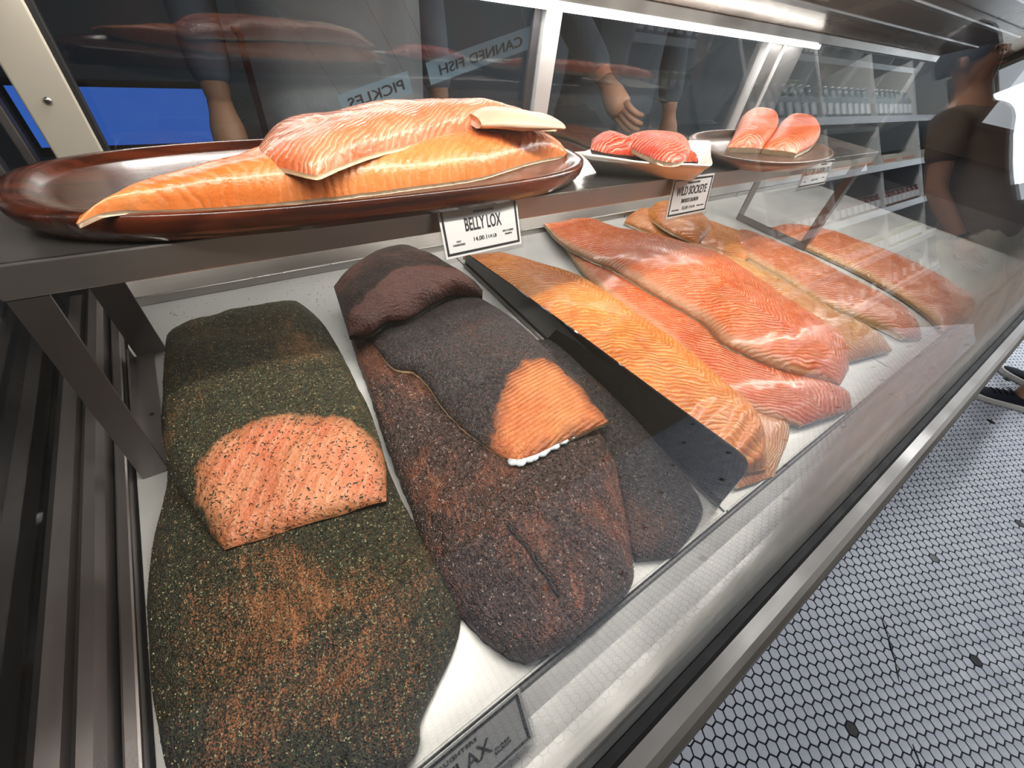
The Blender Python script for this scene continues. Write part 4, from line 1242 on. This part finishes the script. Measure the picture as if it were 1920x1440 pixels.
def person(label, loc, rz, shirt_c, pants_c, skin_c, hair_c, l_arm, r_arm, shorts=False, sleeves='short', apron=None, scale=1.0, shoe_c=(0.02, 0.02, 0.03, 1), feet=None, head_turn=0.0):
    """local frame: x to the person's right, y forwards, z up from the floor; arms given as (elbow, wrist)"""
    e = empty('person', (loc[0], loc[1], FLOOR_Z), (0, 0, rz))
    e.scale = (scale,) * 3
    tag(e, label, 'person')
    key = '%03d' % (len(bpy.data.materials))
    q = NT('skin_tone_' + key)
    o = q.obj()
    skin_m = q.fin(q.mix(q.noise(o, 30, 3), tuple(c * 0.82 for c in skin_c[:3]) + (1,), skin_c), 0.5, q.bump(q.noise(o, 220, 3), 0.1, 0.001))

    def cloth(nm, c):
        q = NT(nm + key)
        o = q.obj()
        f = q.noise(o, 7, 4, 0.6, 1.0)
        wv = q.noise(q.scale_vec(o, (600, 600, 900)), 1, 2)
        return q.fin(q.mix(q.ramp(f, 0.3, 0.7), tuple(k * 0.8 for k in c[:3]) + (1,), c), 0.85, q.bump(q.math('ADD', q.math('MULTIPLY', f, 6.0), wv), 0.35, 0.004))
    shirt_m, pants_m = cloth('shirt_', shirt_c), cloth('trousers_', pants_c)
    ft = feet or ((-0.10, -0.02, 0.0), (0.10, -0.02, 0.0))
    la, ra = [(Vector(a[0]), Vector(a[1])) for a in (l_arm, r_arm)]
    J = [((0, 0, 0.95), (0.15, 0.10)), ((0, 0, 1.12), (0.135, 0.095)), ((0, 0.005, 1.30), (0.155, 0.10)), ((0, -0.01, 1.42), (0.13, 0.085)), ((0, 0.0, 1.50), 0.055), ((0, 0.015, 1.555), (0.058, 0.066)),
         ((0, 0.025, 1.62), (0.072, 0.092)), ((0, 0.012, 1.70), (0.070, 0.088)), ((0, 0.005, 1.745), 0.045)]
    E = [(0, 1), (1, 2), (2, 3), (3, 4), (4, 5), (5, 6), (6, 7), (7, 8)]
    for sgn, arm in ((-1, la), (1, ra)):
        n0 = len(J)
        J += [((sgn * 0.165, -0.01, 1.41), 0.062), (tuple(arm[0].lerp(Vector((sgn * 0.175, -0.01, 1.40)), 0.5)), 0.047), (tuple(arm[0]), 0.040), (tuple(arm[0].lerp(arm[1], 0.4)), 0.038), (tuple(arm[1]), 0.026)]
        E += [(3, n0), (n0, n0 + 1), (n0 + 1, n0 + 2), (n0 + 2, n0 + 3), (n0 + 3, n0 + 4)]
    for sgn, f in ((-1, ft[0]), (1, ft[1])):
        n0 = len(J)
        J += [((sgn * 0.09, 0, 0.90), 0.088), ((sgn * 0.095 + f[0] * 0.1, 0.01, 0.70), 0.080), ((sgn * 0.05 + f[0] * 0.5, 0.02 + f[1] * 0.5, 0.49), 0.056), ((f[0], f[1] - 0.01, 0.33), 0.056), ((f[0], f[1], 0.10), 0.036), ((f[0], f[1], 0.05), 0.038)]
        E += [(0, n0), (n0, n0 + 1), (n0 + 1, n0 + 2), (n0 + 2, n0 + 3), (n0 + 3, n0 + 4), (n0 + 4, n0 + 5)]
    skin_mesh('body', J, E, skin_m, e)
    for sgn, arm in ((-1, la), (1, ra)):
        d = arm[1] - arm[0]
        inward = Vector((-sgn, 0.15, 0))
        inward -= d * (inward.dot(d) / d.length_squared)
        hand(e, arm[1], d, sgn, inward, skin_m)
    # clothes follow the body a little outside it
    SJ = [((0, 0, 0.80), (0.204, 0.152)), ((0, 0, 0.92), (0.200, 0.146)), ((0, 0, 1.10), (0.168, 0.122)), ((0, 0.005, 1.28), (0.182, 0.126)), ((0, -0.01, 1.41), (0.150, 0.104)), ((0, -0.004, 1.475), (0.080, 0.072))]
    SE = [(0, 1), (1, 2), (2, 3), (3, 4), (4, 5)]
    for sgn, arm in ((-1, la), (1, ra)):
        n0 = len(SJ)
        up = arm[0].lerp(Vector((sgn * 0.175, -0.01, 1.40)), 0.35)
        SJ += [((sgn * 0.170, -0.01, 1.405), 0.078), (tuple(up), 0.066)]
        SE += [(4, n0), (n0, n0 + 1)]
        if sleeves == 'long':
            SJ += [(tuple(arm[0]), 0.056), (tuple(arm[0].lerp(arm[1], 0.88)), 0.043)]
            SE += [(n0 + 1, n0 + 2), (n0 + 2, n0 + 3)]
    skin_mesh('shirt', SJ, SE, shirt_m, e)
    PJ = [((0, 0, 1.00), (0.178, 0.126)), ((0, 0, 0.87), (0.198, 0.145))]
    PE = [(0, 1)]
    for sgn, f in ((-1, ft[0]), (1, ft[1])):
        n0 = len(PJ)
        PJ += [((sgn * 0.095, 0, 0.78), 0.112), ((sgn * 0.095 + f[0] * 0.1, 0.01, 0.66), 0.100), ((sgn * 0.05 + f[0] * 0.5, 0.02 + f[1] * 0.5, 0.46), 0.088)]
        PE += [(1, n0), (n0, n0 + 1), (n0 + 1, n0 + 2)]
        if not shorts:
            PJ += [((f[0], f[1] - 0.01, 0.28), 0.072), ((f[0], f[1] - 0.01, 0.13), 0.064)]
            PE += [(n0 + 2, n0 + 3), (n0 + 3, n0 + 4)]
    skin_mesh('trousers', PJ, PE, pants_m, e)
    if apron:
        m = MB()
        sec = [(-0.19, 0.075), (-0.12, 0.134), (0.0, 0.150), (0.12, 0.134), (0.19, 0.075)]
        vs, fs = [], []
        for i, z in enumerate((0.42, 0.62, 0.80, 0.98, 1.12, 1.26, 1.34)):
            k = 1.0 if z < 1.2 else 0.62
            for x, y in sec:
                vs.append((x * k, y + 0.004 + (0.012 if z < 1 else 0.0), z))
        n5 = 5
        for i in range(6):
            for k in range(4):
                fs.append((i * n5 + k, i * n5 + k + 1, (i + 1) * n5 + k + 1, (i + 1) * n5 + k))
        a = from_data('apron', vs, fs, cloth('apron_', apron), e, True)
        sm = a.modifiers.new('thickness', 'SOLIDIFY')
        sm.thickness = 0.004
    # head: hair, ears, eyes, nose, mouth
    hair_m = plain('hair_' + key, hair_c, 0.55, 0, 0.3, 120, 0.5)
    m = MB()
    m.lathe([(1.0, 1.625), (1.04, 1.66), (1.0, 1.70), (0.86, 1.745), (0.55, 1.780), (0.0, 1.792)], 24, (0, -0.006), 0.083, 0.102)
    m.build('hair', hair_m, e, True)
    eye_m = plain('eye_' + key, lin(40, 28, 22), 0.2)
    lip_m = plain('lip_' + key, tuple(c * k for c, k in zip(skin_c[:3], (0.8, 0.5, 0.5))) + (1,), 0.4)
    for sgn in (-1, 1):
        m = MB()
        m.lathe([(0, -0.009), (0.011, -0.004), (0.012, 0.0), (0.011, 0.004), (0, 0.009)], 12)
        ey = m.build('eye', eye_m, e, True)
        ey.location = (sgn * 0.031, 0.104, 1.638)
        m = MB()
        m.lathe([(0, -0.028), (0.010, -0.018), (0.013, 0.005), (0.010, 0.024), (0, 0.030)], 10, (0, 0), 0.8, 1.3)
        er = m.build('ear', skin_m, e, True)
        er.location = (sgn * 0.078, 0.012, 1.630)
    m = MB()
    m.tube([(0, 0.102, 1.645), (0, 0.116, 1.622), (0, 0.124, 1.606), (0, 0.104, 1.598)], [0.007, 0.010, 0.013, 0.008], 10)
    m.build('nose', skin_m, e, True)
    m = MB()
    m.tube([(-0.022, 0.096, 1.576), (0, 0.106, 1.575), (0.022, 0.096, 1.576)], [0.003, 0.006, 0.003], 8)
    m.build('mouth', lip_m, e, True)
    return e, ft


def shoes(e, ft, headings, upper_c, sole_c):
    up_m = plain('shoe_upper', upper_c, 0.8, 0, 0.15, 260, 0.6)
    so_m = plain('shoe_sole', sole_c, 0.6, 0, 0.05, 60, 0.1)
    for f, hd in zip(ft, headings):
        V, F = [], []
        st = [(-0.075, 0.020, 0.050), (-0.068, 0.033, 0.076), (-0.045, 0.037, 0.084), (-0.010, 0.037, 0.078), (0.030, 0.039, 0.070), (0.070, 0.043, 0.062), (0.110, 0.046, 0.052), (0.150, 0.045, 0.044), (0.180, 0.038, 0.036), (0.200, 0.022, 0.028), (0.207, 0.006, 0.024)]
        n = 13
        for y, w, h in st:
            for k in range(n):
                a = math.pi * k / (n - 1)
                V.append((w * math.cos(a) * (1.0 + 0.06 * math.sin(a)), y, 0.020 + (h - 0.020) * max(0, math.sin(a)) ** 0.75))
        for i in range(len(st) - 1):
            for k in range(n - 1):
                F.append((i * n + k, i * n + k + 1, (i + 1) * n + k + 1, (i + 1) * n + k))
        F.append(tuple(range(n)))
        s = from_data('shoe', V, F, up_m, e, True)
        s.location, s.rotation_euler = (f[0], f[1], 0.0), (0, 0, hd)
        pts = []
        for y, w, h in st:
            pts.append((w * 1.12 + 0.002, y - (0.006 if y < -0.07 else 0)))
        outl = pts + [(-x, y) for x, y in reversed(pts)]
        m = MB()
        m.prism(outl, 'z', 0.001, 0.030)
        so = m.build('sole', so_m, s)
        bv = so.modifiers.new('round', 'BEVEL')
        bv.width, bv.segments = 0.006, 3
        so['label'] = 'thick white rubber sole'
        m = MB()
        for q in range(4):
            y = 0.045 + q * 0.022
            m.tube([(-0.022, y - 0.004, 0.068 - q * 0.005), (0.0, y, 0.073 - q * 0.006), (0.022, y + 0.004, 0.068 - q * 0.005)], 0.0026, 6)
        m.tube([(0.0, 0.045, 0.076), (0.018, 0.060, 0.080), (0.030, 0.050, 0.068)], 0.002, 6)
        m.build('laces', up_m, s, True)


# customer at the glass, seen by the shoe on the floor and mirrored in the front pane
pe, ft = person('customer in a brown shirt and beige shorts with navy shoes, facing the glass', (2.86, -0.375), math.radians(8), lin(128, 106, 90), lin(196, 184, 160), lin(196, 142, 110), lin(40, 30, 24),
                ((-0.235, -0.05, 1.13), (-0.225, 0.02, 0.88)), ((0.235, -0.05, 1.13), (0.22, 0.04, 0.88)), shorts=True,
                feet=((0.035, 0.028, 0.0), (0.36, -0.10, 0.0)), scale=0.95)
shoes(pe, ft, (math.radians(27), math.radians(-12)), lin(18, 26, 46), lin(226, 222, 214))
wm = MB()
wm.tube([(-0.225 + 0.031 * math.cos(a), 0.015 + 0.031 * math.sin(a), 0.905) for a in [k * math.pi / 12 for k in range(25)]], 0.006, 8, False)
wm.build('wrist_watch', M['rubber'], pe, True)
# staff behind the counter
person('worker in a pale blue coat and white apron behind the first glass door', (0.36, 1.28), math.radians(178), lin(112, 124, 142), lin(50, 54, 62), lin(190, 140, 112), lin(30, 24, 20),
       ((-0.26, -0.06, 1.14), (-0.27, 0.04, 0.88)), ((0.26, -0.06, 1.14), (0.27, 0.06, 0.88)), sleeves='long', apron=lin(168, 172, 176))
person('worker in a grey hooded top behind the second glass door', (1.30, 1.25), math.radians(172), lin(96, 106, 120), lin(44, 50, 66), lin(206, 150, 122), lin(40, 30, 24),
       ((-0.26, -0.04, 1.12), (-0.27, 0.06, 0.87)), ((0.25, 0.03, 1.13), (0.18, 0.22, 0.98)), sleeves='long')

# ------------------------------------------------------------------ back counter, monitor, stand-ins for reflected signs
bc = empty('back_counter', (0.6, 1.95, FLOOR_Z))
tag(bc, 'grey steel back counter along the rear wall', 'counter')
MB().box(-1.9, 1.9, -0.30, 0.55, 0.0, 0.62).build('counter_body', M['steel_dark'], bc)
MB().box(-1.92, 1.92, -0.33, 0.56, 0.62, 0.65, 0.003).build('worktop', M['steel'], bc)
mo = empty('monitor', (-0.10, 1.72, -0.1195))
tag(mo, 'black computer monitor with a bright blue screen on the back counter', 'monitor')
MB().box(-0.24, 0.22, -0.012, 0.02, 0.018, 0.192, 0.004).build('monitor_case', M['rubber'], mo)
MB().box(-0.228, 0.208, -0.0135, -0.0122, 0.042, 0.180).build('screen', emit_mat('blue_screen', lin(62, 112, 214), 0.7), mo)
qt = link_mesh('lettering', text_mesh('Qwest', 0.040, 0.009, 0, 0), M['card'], mo)
qt.location = (0.02, -0.0128, 0.030)
qt.rotation_euler = (math.radians(90), 0, 0)
MB().box(-0.02, 0.02, 0.0, 0.02, 0.004, 0.03).build('monitor_neck', M['rubber'], mo)
MB().box(-0.10, 0.10, -0.06, 0.08, 0.0, 0.008, 0.002).build('monitor_foot', M['rubber'], mo)
for k, (ux, uy, w, h, c, lab) in enumerate(((0.34, 1.74, 0.22, 0.30, lin(150, 50, 60), 'dark red canister on the back counter'), (0.62, 1.80, 0.30, 0.22, lin(120, 128, 134), 'grey equipment box on the back counter'),
                                            (1.75, 1.78, 0.26, 0.36, lin(62, 76, 100), 'slate blue storage bin on the back counter'))):
    e = empty('storage_bin', (ux, uy, -0.1198))
    tag(e, lab, 'bin')
    MB().box(-w / 2, w / 2, -0.10, 0.10, 0.0, h, 0.012).build('bin_body', plain('bin_plastic_%d' % k, c, 0.4), e)
    MB().box(-w / 2 - 0.006, w / 2 + 0.006, -0.106, 0.106, h, h + 0.018, 0.004).build('lid', plain('bin_lid_%d' % k, tuple(x * 0.7 for x in c[:3]) + (1,), 0.4), e)

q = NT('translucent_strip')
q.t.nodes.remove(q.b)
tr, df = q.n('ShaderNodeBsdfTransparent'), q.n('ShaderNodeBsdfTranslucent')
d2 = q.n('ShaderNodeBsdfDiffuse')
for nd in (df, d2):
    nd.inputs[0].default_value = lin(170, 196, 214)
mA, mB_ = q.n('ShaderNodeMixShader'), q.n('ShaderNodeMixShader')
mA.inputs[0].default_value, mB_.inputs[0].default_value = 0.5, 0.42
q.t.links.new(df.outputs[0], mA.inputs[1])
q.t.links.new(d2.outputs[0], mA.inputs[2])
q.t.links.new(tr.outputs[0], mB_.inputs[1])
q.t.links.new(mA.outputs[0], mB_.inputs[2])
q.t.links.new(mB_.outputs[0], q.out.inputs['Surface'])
strip_m = q.m  # solid strips and wires added in place of store signs reflected in the doors
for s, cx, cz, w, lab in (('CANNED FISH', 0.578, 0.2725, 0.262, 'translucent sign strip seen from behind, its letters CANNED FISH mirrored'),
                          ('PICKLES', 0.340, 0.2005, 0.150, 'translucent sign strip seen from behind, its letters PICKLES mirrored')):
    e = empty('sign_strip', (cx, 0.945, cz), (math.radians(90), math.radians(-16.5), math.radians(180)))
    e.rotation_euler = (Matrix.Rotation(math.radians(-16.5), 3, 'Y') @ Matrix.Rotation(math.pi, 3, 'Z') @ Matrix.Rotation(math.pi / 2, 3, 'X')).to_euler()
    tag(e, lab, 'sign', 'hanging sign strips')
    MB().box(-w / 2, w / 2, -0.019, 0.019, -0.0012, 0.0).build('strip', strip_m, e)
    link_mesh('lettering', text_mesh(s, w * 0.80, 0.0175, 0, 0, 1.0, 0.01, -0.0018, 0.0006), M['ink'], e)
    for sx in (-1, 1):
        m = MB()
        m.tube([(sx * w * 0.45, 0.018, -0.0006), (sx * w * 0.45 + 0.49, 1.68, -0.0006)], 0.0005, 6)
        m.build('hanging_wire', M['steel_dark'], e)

# ------------------------------------------------------------------ grocery shelving across the aisle (mirrored in the front glass)
SY = -1.30
sh = empty('grocery_shelving', (4.5, SY - 0.18, FLOOR_Z))
tag(sh, 'pale grey metal grocery shelving across the aisle, mirrored in the glass', 'shelving')
sh_m = plain('shelf_enamel', lin(206, 204, 198), 0.4)
levels = (0.30, 0.66, 1.03, 1.40, 1.80)
MB().box(-1.5, 4.5, -0.20, -0.18, 0.0, 2.3).build('back_panel', plain('shelf_back', lin(150, 140, 126), 0.5), sh)
for x in (-1.5, -0.5, 0.5, 1.5, 2.5, 3.5, 4.5):
    MB().box(x - 0.012, x + 0.012, -0.18, 0.16, 0.0, 2.3).build('upright', sh_m, sh)
for z in levels:
    MB().box(-1.5, 4.5, -0.18, 0.17, z - 0.022, z, 0.002).build('shelf_board', sh_m, sh)
    MB().box(-1.5, 4.5, 0.1705, 0.1745, z - 0.052, z + 0.004, 0.001).build('label_rail', plain('label_rail_white', lin(222, 226, 230), 0.35) if z == levels[0] else bpy.data.materials['label_rail_white'], sh)


def jar_kind(name, label, prof, color, lid_c, lid_z, lid_r, lab_z, group, rough=0.12):
    body = MB()
    body.lathe(prof, 16)
    bme = body.build('x', plain(name + '_fill', color, rough, 0, 0.1, 60), None, True)
    lid = MB()
    lid.lathe([(0, lid_z), (lid_r, lid_z), (lid_r, lid_z + 0.014), (0, lid_z + 0.015)], 16)
    lme = lid.build('x', plain(name + '_lid', lid_c, 0.3, 0.4), None, True)
    r = max(p[0] for p in prof) + 0.0006
    lb = MB()
    vs = []
    ring = [(r * math.cos(a), r * math.sin(a)) for a in [math.radians(35 + k * 11) for k in range(11)]]
    for x, y in ring:
        lb.bm.verts.new((x, y, lab_z[0]))
    for x, y in ring:
        lb.bm.verts.new((x, y, lab_z[1]))
    lb.bm.verts.ensure_lookup_table()
    for k in range(10):
        lb.bm.faces.new((lb.bm.verts[k], lb.bm.verts[k + 1], lb.bm.verts[12 + k], lb.bm.verts[11 + k]))
    lbe = lb.build('x', M['card'], None, True)
    meshes = [bme.data, lme.data, lbe.data]
    for o in (bme, lme, lbe):
        bpy.data.objects.remove(o)

    def put(x, y, z):
        e = empty(name, (x, y, z))
        tag(e, label, name.split('_')[-1], group)
        for nm, me in zip(('glass_body', 'lid', 'paper_label'), meshes):
            o = bpy.data.objects.new(nm, me)
            COL.objects.link(o)
            o.parent = e
        return e
    return put


sauce = jar_kind('sauce_jar', 'brown sauce jar with a white label in the mirrored middle shelf row', [(0, 0), (0.040, 0), (0.043, 0.006), (0.043, 0.10), (0.034, 0.115), (0.033, 0.125), (0, 0.125)], lin(96, 40, 26), lin(70, 30, 26), 0.1255, 0.035, (0.025, 0.085), 'sauce jars mirrored in the glass')
pickle = jar_kind('pickle_jar', 'green pickle jar with a white label in the mirrored lower shelf row', [(0, 0), (0.042, 0), (0.046, 0.006), (0.046, 0.12), (0.036, 0.135), (0, 0.136)], lin(120, 124, 60), lin(210, 206, 190), 0.1365, 0.037, (0.03, 0.10), 'pickle jars mirrored in the glass')
bottle = jar_kind('drink_bottle', 'tall clear drink bottle with a pale label in the mirrored top shelf row', [(0, 0), (0.034, 0), (0.036, 0.006), (0.036, 0.15), (0.016, 0.20), (0.014, 0.235), (0, 0.236)], lin(150, 160, 160), lin(226, 230, 232), 0.2365, 0.016, (0.04, 0.12), 'drink bottles mirrored in the glass', 0.06)
juice = jar_kind('juice_bottle', 'dark red juice bottle in the mirrored upper shelf row', [(0, 0), (0.036, 0), (0.039, 0.006), (0.039, 0.14), (0.020, 0.175), (0.018, 0.195), (0, 0.196)], lin(92, 30, 34), lin(60, 30, 30), 0.1965, 0.02, (0.04, 0.12), 'juice bottles mirrored in the glass', 0.1)
for k in range(24):
    x = 3.08 + (k // 8) * 1.0 + (k % 8) * 0.12
    sauce(x, SY - 0.07, FLOOR_Z + levels[2] + 0.0002)
    pickle(x, SY - 0.075, FLOOR_Z + levels[1] + 0.0002)
    bottle(x, SY - 0.07, FLOOR_Z + levels[4] + 0.0002)
    if k % 2:
        juice(x, SY - 0.08, FLOOR_Z + levels[0] + 0.0002)
for k in range(7):
    e = empty('cracker_carton', (3.25 + (k // 2) * 1.0 + (k % 2) * 0.46, SY - 0.10, FLOOR_Z + levels[3] + 0.0002))
    tag(e, 'cream cracker carton lying in the mirrored shelf row under the bottles', 'carton', 'cracker cartons mirrored in the glass')
    MB().box(-0.17, 0.17, -0.07, 0.07, 0.0, 0.085, 0.003).build('carton_body', plain('carton_card', lin(216, 206, 188), 0.6) if k == 0 else bpy.data.materials['carton_card'], e)
    MB().box(-0.15, 0.15, 0.0705, 0.0712, 0.02, 0.045).build('printed_band', plain('carton_print', lin(226, 150, 110), 0.6) if k == 0 else bpy.data.materials['carton_print'], e)
